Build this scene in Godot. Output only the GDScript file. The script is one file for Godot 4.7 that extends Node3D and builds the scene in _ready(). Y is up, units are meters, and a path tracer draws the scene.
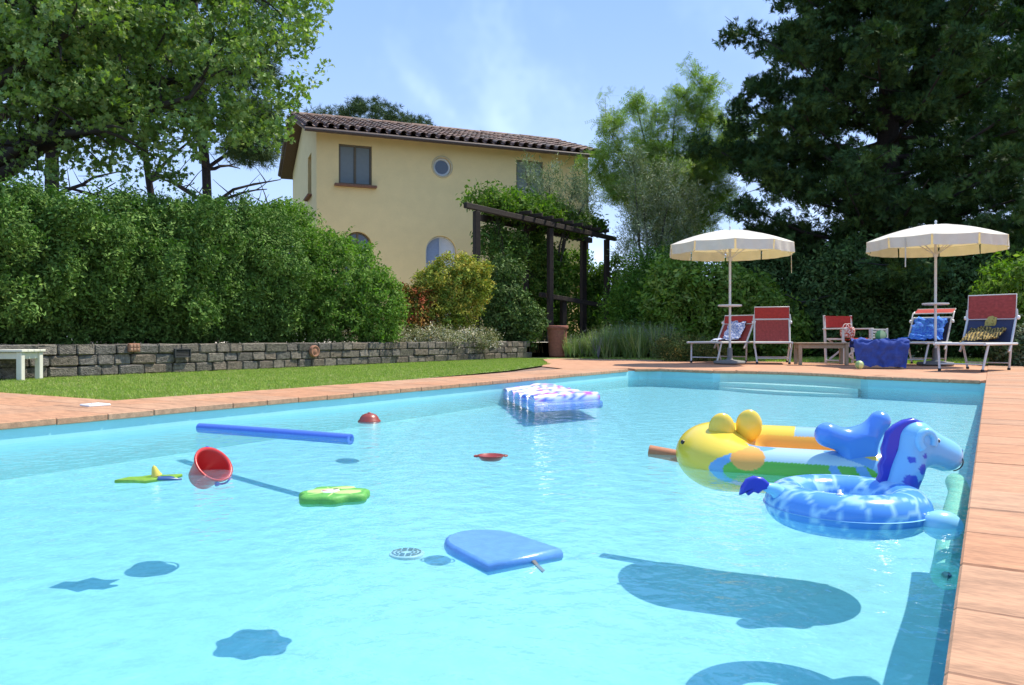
extends Node3D
# A villa garden with a pool. x right, y up, -z away from the camera; the pool deck is y = 0.
# pu(u, n): pool axes, u along the long side, n across it (right side of the pool at n = -0.06).

const WATER_Y := -0.12
const POOL_R := -0.035
const POOL_L := -4.5

var used_names := {}
var mats := {}
var rng := RandomNumberGenerator.new()


func pu(u: float, n: float, y := 0.0) -> Vector3:
	return Vector3(u * 0.5236 + n * 0.8520, y, -(u * 0.8520 - n * 0.5236))


func gp(x: float, d: float, y := 0.0) -> Vector3:
	return Vector3(x, y, -d)


# ---------------------------------------------------------------- mesh builder
class MB:
	var v := PackedVector3Array()
	var c := PackedColorArray()
	var ix := PackedInt32Array()
	var col := Color.WHITE
	var colored := false

	func vert(p: Vector3) -> int:
		v.append(p)
		c.append(col)
		return v.size() - 1

	# one flat polygon of a convex solid, turned outwards from ctr
	func poly_out(pts: Array, ctr: Vector3) -> void:
		var nn := Vector3.ZERO
		var m := Vector3.ZERO
		for i in pts.size():
			m += pts[i]
		m /= pts.size()
		for i in pts.size():
			var a: Vector3 = pts[i] - m
			var b: Vector3 = pts[(i + 1) % pts.size()] - m
			nn += a.cross(b)
		var out := nn.dot(m - ctr) > 0.0
		var base := v.size()
		for p in pts:
			vert(p)
		for i in range(1, pts.size() - 1):
			if out:
				ix.append_array([base, base + i + 1, base + i])
			else:
				ix.append_array([base, base + i, base + i + 1])

	# a flat polygon facing dir
	func face(pts: Array, dir: Vector3) -> void:
		var m := Vector3.ZERO
		for p in pts:
			m += p
		m /= pts.size()
		poly_out(pts, m - dir)

	func box(ctr: Vector3, size: Vector3, b := Basis(), bevel := 0.0) -> void:
		var h := size * 0.5
		if bevel <= 0.0:
			for ax in 3:
				for s in [-1.0, 1.0]:
					var q := []
					for k in [[-1, -1], [1, -1], [1, 1], [-1, 1]]:
						var p := Vector3.ZERO
						p[ax] = s * h[ax]
						p[(ax + 1) % 3] = k[0] * h[(ax + 1) % 3]
						p[(ax + 2) % 3] = k[1] * h[(ax + 2) % 3]
						q.append(ctr + b * p)
					poly_out(q, ctr)
			return
		var e := minf(bevel, minf(h.x, minf(h.y, h.z)) * 0.9)
		for ax in 3:
			for s in [-1.0, 1.0]:
				var q := []
				for k in [[-1, -1], [1, -1], [1, 1], [-1, 1]]:
					var p := Vector3.ZERO
					p[ax] = s * h[ax]
					p[(ax + 1) % 3] = k[0] * (h[(ax + 1) % 3] - e)
					p[(ax + 2) % 3] = k[1] * (h[(ax + 2) % 3] - e)
					q.append(ctr + b * p)
				poly_out(q, ctr)
		for ax in 3:
			var a1 := (ax + 1) % 3
			var a2 := (ax + 2) % 3
			for s1 in [-1.0, 1.0]:
				for s2 in [-1.0, 1.0]:
					var q := []
					for t in [-1.0, 1.0]:
						for w in ([0, 1] if t < 0 else [1, 0]):
							var p := Vector3.ZERO
							p[ax] = t * (h[ax] - e)
							p[a1] = s1 * (h[a1] - (e if w == 0 else 0.0))
							p[a2] = s2 * (h[a2] - (e if w == 1 else 0.0))
							q.append(ctr + b * p)
					poly_out(q, ctr)
		for sx in [-1.0, 1.0]:
			for sy in [-1.0, 1.0]:
				for sz in [-1.0, 1.0]:
					var sg := Vector3(sx, sy, sz)
					var q := []
					for ax in 3:
						var p := sg * (h - Vector3(e, e, e))
						p[ax] = sg[ax] * h[ax]
						q.append(ctr + b * p)
					poly_out(q, ctr)

	func bar(a: Vector3, b2: Vector3, w: float, t: float, bevel := 0.0, up := Vector3.UP) -> void:
		var d := b2 - a
		var z := d.normalized()
		if absf(z.dot(up)) > 0.98:
			up = Vector3.RIGHT
		var x := up.cross(z).normalized()
		var y := z.cross(x)
		box((a + b2) * 0.5, Vector3(w, t, d.length()), Basis(x, y, z), bevel)

	func tri_i(a: int, b: int, cc: int) -> void:
		ix.append(a)
		ix.append(b)
		ix.append(cc)

	# swept tube; rings share vertices so it shades smooth
	func tube(pts: Array, radii: Array, seg := 8, cap := true, flat := 1.0) -> void:
		var n := pts.size()
		var base := v.size()
		var t0: Vector3 = (pts[1] - pts[0]).normalized()
		var ref := Vector3.UP if absf(t0.y) < 0.9 else Vector3.RIGHT
		var x := t0.cross(ref).normalized()
		var closed_ring: bool = pts[0].distance_to(pts[n - 1]) < 0.0001
		for i in n:
			var t: Vector3
			if i == 0:
				t = (pts[n - 1] - pts[n - 2]).normalized() + t0 if closed_ring else t0
			elif i == n - 1:
				t = (pts[i] - pts[i - 1]).normalized()
				if closed_ring:
					t += t0
			else:
				t = (pts[i + 1] - pts[i - 1])
			t = t.normalized()
			x = (x - t * x.dot(t)).normalized()
			var y := t.cross(x)
			var r: float = radii[mini(i, radii.size() - 1)]
			for k in seg:
				var a := TAU * k / seg
				vert(pts[i] + (x * cos(a) + y * sin(a) * flat) * r)
		for i in n - 1:
			for k in seg:
				var a0 := base + i * seg + k
				var a1 := base + i * seg + (k + 1) % seg
				tri_i(a0, a0 + seg, a1)
				tri_i(a1, a0 + seg, a1 + seg)
		if cap and not closed_ring:
			for e in [0, n - 1]:
				var q := []
				for k in seg:
					q.append(v[base + e * seg + k])
				poly_out(q, pts[1 if e == 0 else n - 2])

	# profile of Vector2(radius, height) turned round y
	func lathe(prof: Array, seg: int, xf := Transform3D(), sx := 1.0, sz := 1.0) -> void:
		var base := v.size()
		for p in prof:
			for k in seg:
				var a := TAU * k / seg
				vert(xf * Vector3(cos(a) * p.x * sx, p.y, sin(a) * p.x * sz))
		for i in prof.size() - 1:
			for k in seg:
				var a0 := base + i * seg + k
				var a1 := base + i * seg + (k + 1) % seg
				tri_i(a0, a0 + seg, a1)
				tri_i(a1, a0 + seg, a1 + seg)

	# grid of points, rows x columns, shaded smooth; faces up if flipped is right
	func grid(rows: Array, flip := false) -> void:
		var base := v.size()
		var w: int = rows[0].size()
		for r in rows:
			for p in r:
				vert(p)
		for i in rows.size() - 1:
			for k in w - 1:
				var a := base + i * w + k
				if flip:
					tri_i(a, a + w, a + 1)
					tri_i(a + 1, a + w, a + w + 1)
				else:
					tri_i(a, a + 1, a + w)
					tri_i(a + 1, a + w + 1, a + w)

	func mesh() -> ArrayMesh:
		var nn := PackedVector3Array()
		nn.resize(v.size())
		for i in range(0, ix.size(), 3):
			var a := v[ix[i]]
			var f := (v[ix[i + 2]] - a).cross(v[ix[i + 1]] - a)
			nn[ix[i]] += f
			nn[ix[i + 1]] += f
			nn[ix[i + 2]] += f
		for i in nn.size():
			nn[i] = nn[i].normalized() if nn[i].length_squared() > 0 else Vector3.UP
		var arr := []
		arr.resize(Mesh.ARRAY_MAX)
		arr[Mesh.ARRAY_VERTEX] = v
		arr[Mesh.ARRAY_NORMAL] = nn
		if colored:
			arr[Mesh.ARRAY_COLOR] = c
		arr[Mesh.ARRAY_INDEX] = ix
		var am := ArrayMesh.new()
		am.add_surface_from_arrays(Mesh.PRIMITIVE_TRIANGLES, arr)
		return am


# ---------------------------------------------------------------- naming and tagging
func numbered(called: String) -> String:
	if not used_names.has(called):
		used_names[called] = 0
		return called
	used_names[called] += 1
	return "%s_%03d" % [called, used_names[called]]


func tag(o: Node, label: String, category: String, group := "") -> Node:
	o.set_meta("label", label)
	o.set_meta("category", category)
	if group:
		o.set_meta("group", group)
	return o


func thing(called: String, label: String, category: String, at := Vector3.ZERO, turn := 0.0, group := "") -> Node3D:
	var o := Node3D.new()
	o.name = numbered(called)
	add_child(o)
	o.position = at
	o.rotation.y = turn
	tag(o, label, category, group)
	return o


func obj(called: String, mesh: Mesh, m: Material, parent: Node = self) -> MeshInstance3D:
	var o := MeshInstance3D.new()
	o.name = numbered(called) if parent == self else called
	o.mesh = mesh
	o.material_override = m
	parent.add_child(o, true)
	return o


func part(called: String, mb: MB, m: Material, parent: Node = self) -> MeshInstance3D:
	return obj(called, mb.mesh(), m, parent)


func structure(o: Node) -> Node:
	o.set_meta("kind", "structure")
	return o


func stuff(o: Node) -> Node:
	o.set_meta("kind", "stuff")
	return o


# ---------------------------------------------------------------- materials
func lin(r: float, g: float, b: float) -> Color:
	return Color(r, g, b).linear_to_srgb()


func plain(key: String, colr: Color, rough: float, spec := 0.5) -> StandardMaterial3D:
	if mats.has(key):
		return mats[key]
	var m := StandardMaterial3D.new()
	m.resource_name = key
	m.albedo_color = colr
	m.roughness = rough
	m.metallic_specular = spec
	mats[key] = m
	return m


# noise image: values lo..hi (linear factors), two layers of noise
var tex_cache := {}
func noise_tex(seed_: int, freq: float, lo: float, hi: float, tint := Color(1, 1, 1), size := 256, fine := 0.35, contrast := 1.0) -> ImageTexture:
	var key := "%d %f %f %f %s %d %f %f" % [seed_, freq, lo, hi, tint, size, fine, contrast]
	if tex_cache.has(key):
		return tex_cache[key]
	var n1 := FastNoiseLite.new()
	n1.seed = seed_
	n1.frequency = freq
	n1.fractal_octaves = 4
	var a := n1.get_seamless_image(size, size)
	var n2 := FastNoiseLite.new()
	n2.seed = seed_ + 7
	n2.frequency = freq * 7.0
	n2.fractal_octaves = 3
	var b := n2.get_seamless_image(size, size)
	a.convert(Image.FORMAT_L8)
	b.convert(Image.FORMAT_L8)
	var da := a.get_data()
	var db := b.get_data()
	var out := PackedByteArray()
	out.resize(size * size * 3)
	var lut := []
	for i in 256:
		var t := clampf((i / 255.0 - 0.5) * contrast + 0.5, 0.0, 1.0)
		var f := lerpf(lo, hi, t)
		var cc := Color(lerpf(f, hi, 1.0 - tint.r), lerpf(f, hi, 1.0 - tint.g), lerpf(f, hi, 1.0 - tint.b)).linear_to_srgb()
		lut.append([int(clampf(cc.r, 0, 1) * 255), int(clampf(cc.g, 0, 1) * 255), int(clampf(cc.b, 0, 1) * 255)])
	for i in size * size:
		var k := int(da[i] * (1.0 - fine) + db[i] * fine)
		var l: Array = lut[k]
		out[i * 3] = l[0]
		out[i * 3 + 1] = l[1]
		out[i * 3 + 2] = l[2]
	var im := Image.create_from_data(size, size, false, Image.FORMAT_RGB8, out)
	var t := ImageTexture.create_from_image(im)
	tex_cache[key] = t
	return t


func bump_tex(seed_: int, freq: float, size := 256, oct := 4, kind := FastNoiseLite.TYPE_SIMPLEX_SMOOTH) -> ImageTexture:
	var key := "bump %d %f %d %d %d" % [seed_, freq, size, oct, kind]
	if tex_cache.has(key):
		return tex_cache[key]
	var n := FastNoiseLite.new()
	n.noise_type = kind
	n.seed = seed_
	n.frequency = freq
	n.fractal_octaves = oct
	var im := n.get_seamless_image(size, size)
	im.convert(Image.FORMAT_L8)
	var t := ImageTexture.create_from_image(im)
	tex_cache[key] = t
	return t


# material with world-mapped noise; metres = size of one tile of the noise
func noisy(key: String, colr: Color, rough: float, metres: float, lo: float, seed_ := 1, bump := 0.0, contrast := 1.6, freq := 0.02, world := true, fine := 0.35) -> StandardMaterial3D:
	if mats.has(key):
		return mats[key]
	var m := plain(key, colr, rough)
	m.albedo_texture = noise_tex(seed_ % 5, freq, snappedf(lo, 0.1), 1.0, Color(1, 1, 1), 256, fine, contrast)
	m.uv1_triplanar = true
	m.uv1_world_triplanar = world
	m.uv1_scale = Vector3.ONE / metres
	if bump > 0.0:
		m.heightmap_enabled = true
		m.heightmap_texture = bump_tex(seed_ % 4, freq * 3.0)
		m.heightmap_scale = bump
	return m


func vcol(key: String, rough: float, spec := 0.5) -> StandardMaterial3D:
	if mats.has(key):
		return mats[key]
	var m := plain(key, Color.WHITE, rough, spec)
	m.vertex_color_use_as_albedo = true
	return m


func leaf_mat(key: String, back: Color, rough := 0.7) -> StandardMaterial3D:
	if mats.has(key):
		return mats[key]
	var m := vcol(key, rough, 0.22)
	m.backlight_enabled = true
	m.backlight = back
	return m


# ---------------------------------------------------------------- foliage
# A sprig is a small bunch of leaf triangles round the origin, growing along +y.
func make_sprigs(kind: String, count: int, r: RandomNumberGenerator) -> Array:
	var list := []
	for k in count:
		var t := PackedVector3Array()
		match kind:
			"maple":
				for i in 7:
					var at := Vector3(r.randf_range(-0.7, 0.7), r.randf_range(-0.5, 0.9), r.randf_range(-0.7, 0.7))
					var b := rand_basis(r, 0.9)
					var s := r.randf_range(0.55, 0.9)
					var o := [Vector3(0, 0, 0), Vector3(-0.36, 0, 0.16), Vector3(-0.2, 0.03, 0.34), Vector3(-0.5, 0.02, 0.58), Vector3(-0.16, 0.03, 0.58), Vector3(0, 0.0, 1.0), Vector3(0.16, 0.03, 0.58), Vector3(0.5, 0.02, 0.58), Vector3(0.2, 0.03, 0.34), Vector3(0.36, 0, 0.16)]
					var mid := Vector3(0, -0.03, 0.34)
					for j in o.size():
						t.append(at + b * (o[j] * s))
						t.append(at + b * (o[(j + 1) % o.size()] * s))
						t.append(at + b * (mid * s))
			"leaf":
				for i in 9:
					var at := Vector3(r.randf_range(-0.6, 0.6), r.randf_range(-0.7, 0.9), r.randf_range(-0.6, 0.6))
					add_leaf(t, at, rand_basis(r, 0.75), r.randf_range(0.5, 0.85), 0.23, 0.06)
			"fine":
				for i in 12:
					var at := Vector3(r.randf_range(-0.6, 0.6), r.randf_range(-0.8, 0.9), r.randf_range(-0.6, 0.6))
					add_leaf(t, at, rand_basis(r, 0.8), r.randf_range(0.3, 0.5), 0.14, 0.03)
			"olive":
				var stem := Vector3(r.randf_range(-0.3, 0.3), 1, r.randf_range(-0.3, 0.3)).normalized()
				for i in 9:
					var at := stem * (i * 0.22 - 0.7)
					var b := Basis(Vector3.UP, i * 2.4 + r.randf() * 0.6) * Basis(Vector3.RIGHT, -0.7 + r.randf_range(-0.3, 0.3))
					add_leaf(t, at, b, r.randf_range(0.55, 0.75), 0.085, 0.0)
			"locust":
				for q in 3:
					var dirv := Vector3(r.randf_range(-1, 1), r.randf_range(-0.5, 0.7), r.randf_range(-1, 1)).normalized()
					var b0 := Basis.looking_at(dirv, Vector3.UP if absf(dirv.y) < 0.9 else Vector3.RIGHT)
					for i in 5:
						for s in [-1.0, 1.0]:
							add_leaf(t, dirv * (0.15 + i * 0.18), b0 * Basis(Vector3.UP, s * 1.25 + PI), r.randf_range(0.28, 0.36), 0.12, 0.0)
			"needle":
				for i in 16:
					var dirv := Vector3(r.randf_range(-1, 1), r.randf_range(-0.25, 1.0), r.randf_range(-1, 1)).normalized()
					var side := dirv.cross(Vector3(r.randf(), r.randf(), r.randf() + 0.1)).normalized() * 0.035
					t.append(dirv * 0.1 - side)
					t.append(dirv * 0.1 + side)
					t.append(dirv * r.randf_range(0.75, 1.05))
			"cypress":
				# flat feathery spray
				for i in 13:
					var f := (i - 6) / 6.0
					var dirv := Vector3(f * 0.75, 0.15 + (1.0 - absf(f)) * 0.65, r.randf_range(-0.22, 0.22))
					var start := Vector3(f * 0.12, -0.35 + (1.0 - absf(f)) * 0.35, 0)
					var side := Vector3(r.randf_range(-0.3, 0.3), 0.2, 1).cross(dirv).normalized() * r.randf_range(0.05, 0.085)
					t.append(start)
					t.append(start + dirv * 0.55 + side)
					t.append(start + dirv * 1.05)
					t.append(start)
					t.append(start + dirv * 1.05)
					t.append(start + dirv * 0.5 - side)
			"blade":
				for i in 10:
					var at := Vector3(r.randf_range(-1, 1), 0, r.randf_range(-1, 1))
					var a := r.randf() * TAU
					var side := Vector3(cos(a), 0, sin(a)) * r.randf_range(0.05, 0.085)
					t.append(at - side)
					t.append(at + side)
					t.append(at + Vector3(r.randf_range(-0.4, 0.4), r.randf_range(0.55, 1.0), r.randf_range(-0.4, 0.4)))
			"stalk":
				for i in 9:
					var a := r.randf() * TAU
					var lean := Vector3(cos(a), 0, sin(a)) * r.randf_range(0.1, 0.75)
					var side := Vector3(-sin(a), 0, cos(a)) * 0.022
					var tip := lean + Vector3.UP * r.randf_range(0.7, 1.1)
					t.append(-side)
					t.append(side)
					t.append(tip)
					for j in 3:
						add_leaf(t, tip * r.randf_range(0.3, 1.0), rand_basis(r, 0.6), r.randf_range(0.12, 0.22), 0.035, 0.0)
		list.append(t)
	return list


func add_leaf(t: PackedVector3Array, at: Vector3, b: Basis, s: float, w: float, fold: float) -> void:
	var p0 := at
	var p1 := at + b * Vector3(-w, fold, 0.45) * s
	var p2 := at + b * Vector3(0, 0, 1.0) * s
	var p3 := at + b * Vector3(w, fold, 0.45) * s
	t.append(p0); t.append(p1); t.append(p2)
	t.append(p0); t.append(p2); t.append(p3)


func rand_basis(r: RandomNumberGenerator, tilt: float) -> Basis:
	return Basis(Vector3.UP, r.randf() * TAU) * Basis(Vector3.RIGHT, r.randf_range(-tilt, tilt)) * Basis(Vector3.BACK, r.randf_range(-tilt, tilt))


var sprig_cache := {}
class Leaves:
	var v := PackedVector3Array()
	var c := PackedColorArray()
	var sprigs: Array
	var paints: Array   # per sprig, a list of colour arrays

	func stamp(t: Transform3D, which: int, paint: int) -> void:
		var s: PackedVector3Array = sprigs[which % sprigs.size()]
		v.append_array(t * s)
		c.append_array(paints[which % sprigs.size()][paint])

	func mesh() -> ArrayMesh:
		var arr := []
		arr.resize(Mesh.ARRAY_MAX)
		arr[Mesh.ARRAY_VERTEX] = v
		arr[Mesh.ARRAY_COLOR] = c
		var am := ArrayMesh.new()
		am.add_surface_from_arrays(Mesh.PRIMITIVE_TRIANGLES, arr)
		return am


# palette: linear colours; every leaf of a sprig differs a little
func leaves(kind: String, palette: Array, seed_ := 3, spread := 0.25) -> Leaves:
	var r := RandomNumberGenerator.new()
	r.seed = seed_
	var l := Leaves.new()
	if not sprig_cache.has(kind):
		var r2 := RandomNumberGenerator.new()
		r2.seed = 77
		sprig_cache[kind] = make_sprigs(kind, 8, r2)
	l.sprigs = sprig_cache[kind]
	var per := 6
	if kind == "maple":
		per = 30
	elif kind in ["needle", "blade"]:
		per = 3
	for s in l.sprigs:
		var row := []
		for p in palette:
			var pc := PackedColorArray()
			pc.resize(s.size())
			var now := Color.WHITE
			for i in s.size():
				if i % per == 0:
					var f := 1.0 + r.randf_range(-spread, spread)
					now = Color(p.r * f * (1.0 + r.randf_range(-0.1, 0.1)), p.g * f, p.b * f * (1.0 + r.randf_range(-0.15, 0.15)))
				pc[i] = now
			row.append(pc)
		l.paints.append(row)
	return l


func sphere_dir(r: RandomNumberGenerator) -> Vector3:
	var z := r.randf_range(-1, 1)
	var a := r.randf() * TAU
	var s := sqrt(1.0 - z * z)
	return Vector3(cos(a) * s, z, sin(a) * s)


# fill ellipsoid blobs [centre, radii, clumps] with clumps of sprigs
func fill(l: Leaves, blobs: Array, seed_: int, size: float, per_clump: int, clump_r: float, shell := 0.55, outward := 0.6, up := 0.3, flat := 1.0) -> void:
	var r := RandomNumberGenerator.new()
	r.seed = seed_
	var np: int = l.paints[0].size()
	for b in blobs:
		var ctr: Vector3 = b[0]
		var rad: Vector3 = b[1]
		for i in int(b[2]):
			var dirv := sphere_dir(r)
			var q := ctr + dirv * rad * lerpf(shell, 1.0, pow(r.randf(), 0.6))
			var tone := r.randi() % np
			for k in per_clump:
				var off := sphere_dir(r) * clump_r * pow(r.randf(), 0.5)
				off.y *= flat
				var yv := (dirv * outward + Vector3.UP * up + sphere_dir(r) * 0.6).normalized()
				var xv := yv.cross(sphere_dir(r)).normalized()
				var s := size * r.randf_range(0.65, 1.35)
				var t := Transform3D(Basis(xv * s, yv * s, xv.cross(yv) * s), q + off)
				l.stamp(t, r.randi() % 8, tone if r.randf() < 0.7 else r.randi() % np)


func bend(a: Vector3, b: Vector3, n: int, wob: float, r: RandomNumberGenerator, sag := 0.0) -> Array:
	var pts := []
	var o := Vector3.ZERO
	for i in n + 1:
		var t := float(i) / n
		if i > 0 and i < n:
			o += Vector3(r.randf_range(-1, 1), r.randf_range(-0.6, 0.6), r.randf_range(-1, 1)) * wob
		pts.append(a.lerp(b, t) + o * (1.0 - t * 0.5) + Vector3.UP * sag * sin(t * PI))
	return pts


func taper(r0: float, r1: float, n: int) -> Array:
	var a := []
	for i in n + 1:
		a.append(lerpf(r0, r1, float(i) / n))
	return a


func limb(mb: MB, a: Vector3, b: Vector3, r0: float, r1: float, r: RandomNumberGenerator, wob := 0.08, sag := 0.0, seg := 7, n := 7) -> Array:
	var pts := bend(a, b, n, wob, r, sag)
	mb.tube(pts, taper(r0, r1, n), seg)
	return pts


# ================================================================ the scene
func _ready() -> void:
	rng.seed = 11
	# camera
	var cam := Camera3D.new()
	cam.name = "camera"
	add_child(cam)
	cam.position = Vector3(0, 0.45, 0)
	cam.rotation_degrees = Vector3(-0.33, 0, 0)
	cam.fov = 47.36
	cam.near = 0.05
	cam.far = 900.0
	cam.current = true
	# sky and exposure
	var we := WorldEnvironment.new()
	we.name = "environment"
	add_child(we)
	var env := Environment.new()
	env.background_mode = Environment.BG_SKY
	env.tonemap_mode = Environment.TONE_MAPPER_LINEAR
	env.tonemap_exposure = 2.15
	env.sdfgi_enabled = true
	env.ssao_enabled = true
	env.ssil_enabled = true
	var sky := Sky.new()
	var sm := ProceduralSkyMaterial.new()
	sm.sky_top_color = lin(0.125, 0.235, 0.50)
	sm.sky_horizon_color = lin(0.45, 0.57, 0.74)
	sm.sky_curve = 0.16
	sm.ground_bottom_color = lin(0.2, 0.2, 0.15)
	sm.ground_horizon_color = lin(0.35, 0.42, 0.45)
	sm.sun_angle_max = 30.0
	sm.sun_curve = 0.05
	sm.sky_cover = cloud_cover()
	sm.sky_cover_modulate = Color(1, 1, 1, 1)
	sky.sky_material = sm
	env.sky = sky
	we.environment = env
	# sun
	var sun := DirectionalLight3D.new()
	sun.name = "sun"
	add_child(sun)
	sun.look_at_from_position(Vector3.ZERO, Vector3(-0.52, -1.0, 0.26), Vector3.UP)
	sun.light_energy = 1.0
	sun.light_angular_distance = 0.6
	sun.light_color = Color(1.0, 0.965, 0.9)
	sun.shadow_enabled = true
	# large structure
	build_ground()
	build_pool()
	build_deck()
	build_lawn()
	build_stone_wall()
	build_house()
	# plants
	build_plane_tree()
	build_pines()
	build_hedges()
	build_conifers()
	build_far_trees()
	build_pergola()
	build_shrubs()
	# furniture
	build_deck_furniture()
	build_garden_table()
	# floats
	build_floats()


func cloud_cover() -> ImageTexture:
	var w := 1024
	var h := 512
	var im := Image.create(w, h, false, Image.FORMAT_RGBA8)
	var n := FastNoiseLite.new()
	n.seed = 5
	n.frequency = 1.0
	n.fractal_octaves = 5
	n.domain_warp_enabled = true
	n.domain_warp_amplitude = 0.5
	n.domain_warp_frequency = 0.8
	for y in h / 2:
		var el := (0.5 - (y + 0.5) / h) * PI
		for x in w:
			var az := (x + 0.5) / w * TAU
			var dirv := Vector3(cos(az) * cos(el), sin(el), sin(az) * cos(el))
			# thin streaks on a high layer
			var q := dirv / (dirv.y + 0.22)
			var s := n.get_noise_3d(q.x * 0.5 + q.z * 0.35, 3.0, q.z * 1.3 - q.x * 0.4)
			var a := clampf((s + 0.22) * 1.25, 0.0, 1.0)
			im.set_pixel(x, y, Color(0.80, 0.83, 0.88, a * a * 0.22 + 0.03 * a))
	return ImageTexture.create_from_image(im)


# ---------------------------------------------------------------- ground, pool, deck
func ufar(n: float) -> float:
	# far edge of the pool: slanting, with the round bay of the steps and a rounded left corner
	var u := lerpf(9.69, 11.0, clampf((POOL_R - n) / (POOL_R + 4.4), 0.0, 1.0))
	if n < -1.31 and n > -3.22:
		u += 0.36 * pow(sin((n + 3.22) / 1.91 * PI), 0.55)
	if n < -4.05:
		u -= 0.45 * pow((-4.05 - n) / 0.45, 2.2)
	return u


func depth_at(u: float, n: float) -> float:
	var across := clampf((n - POOL_L) / 3.4, 0.0, 1.0)
	var along := 1.0 - smoothstep(1.4, 9.4, u)
	return 0.14 + (0.05 + 0.39 * pow(across, 0.85)) * along


func sheet(pts: Array, y: float) -> MB:
	# flat polygon on the ground from (u, n) points
	var mb := MB.new()
	var poly := PackedVector2Array()
	for p in pts:
		poly.append(Vector2(p[0], p[1]))
	var idx := Geometry2D.triangulate_polygon(poly)
	for i in range(0, idx.size(), 3):
		mb.face([pu(poly[idx[i]].x, poly[idx[i]].y, y), pu(poly[idx[i + 1]].x, poly[idx[i + 1]].y, y), pu(poly[idx[i + 2]].x, poly[idx[i + 2]].y, y)], Vector3.UP)
	return mb


func build_ground() -> void:
	var m := noisy("meadow_soil", lin(0.085, 0.12, 0.04), 1.0, 3.0, 0.55, 4, 1.0)
	var mb := MB.new()
	var us := [-300.0, -2.7, 11.5, 400.0]
	var ns := [-400.0, -4.7, 0.2, 400.0]
	for i in 3:
		for k in 3:
			if i == 1 and k == 1:
				continue
			mb.face([pu(us[i], ns[k], -0.05), pu(us[i + 1], ns[k], -0.05), pu(us[i + 1], ns[k + 1], -0.05), pu(us[i], ns[k + 1], -0.05)], Vector3.UP)
	structure(part("ground", mb, m))


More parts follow.
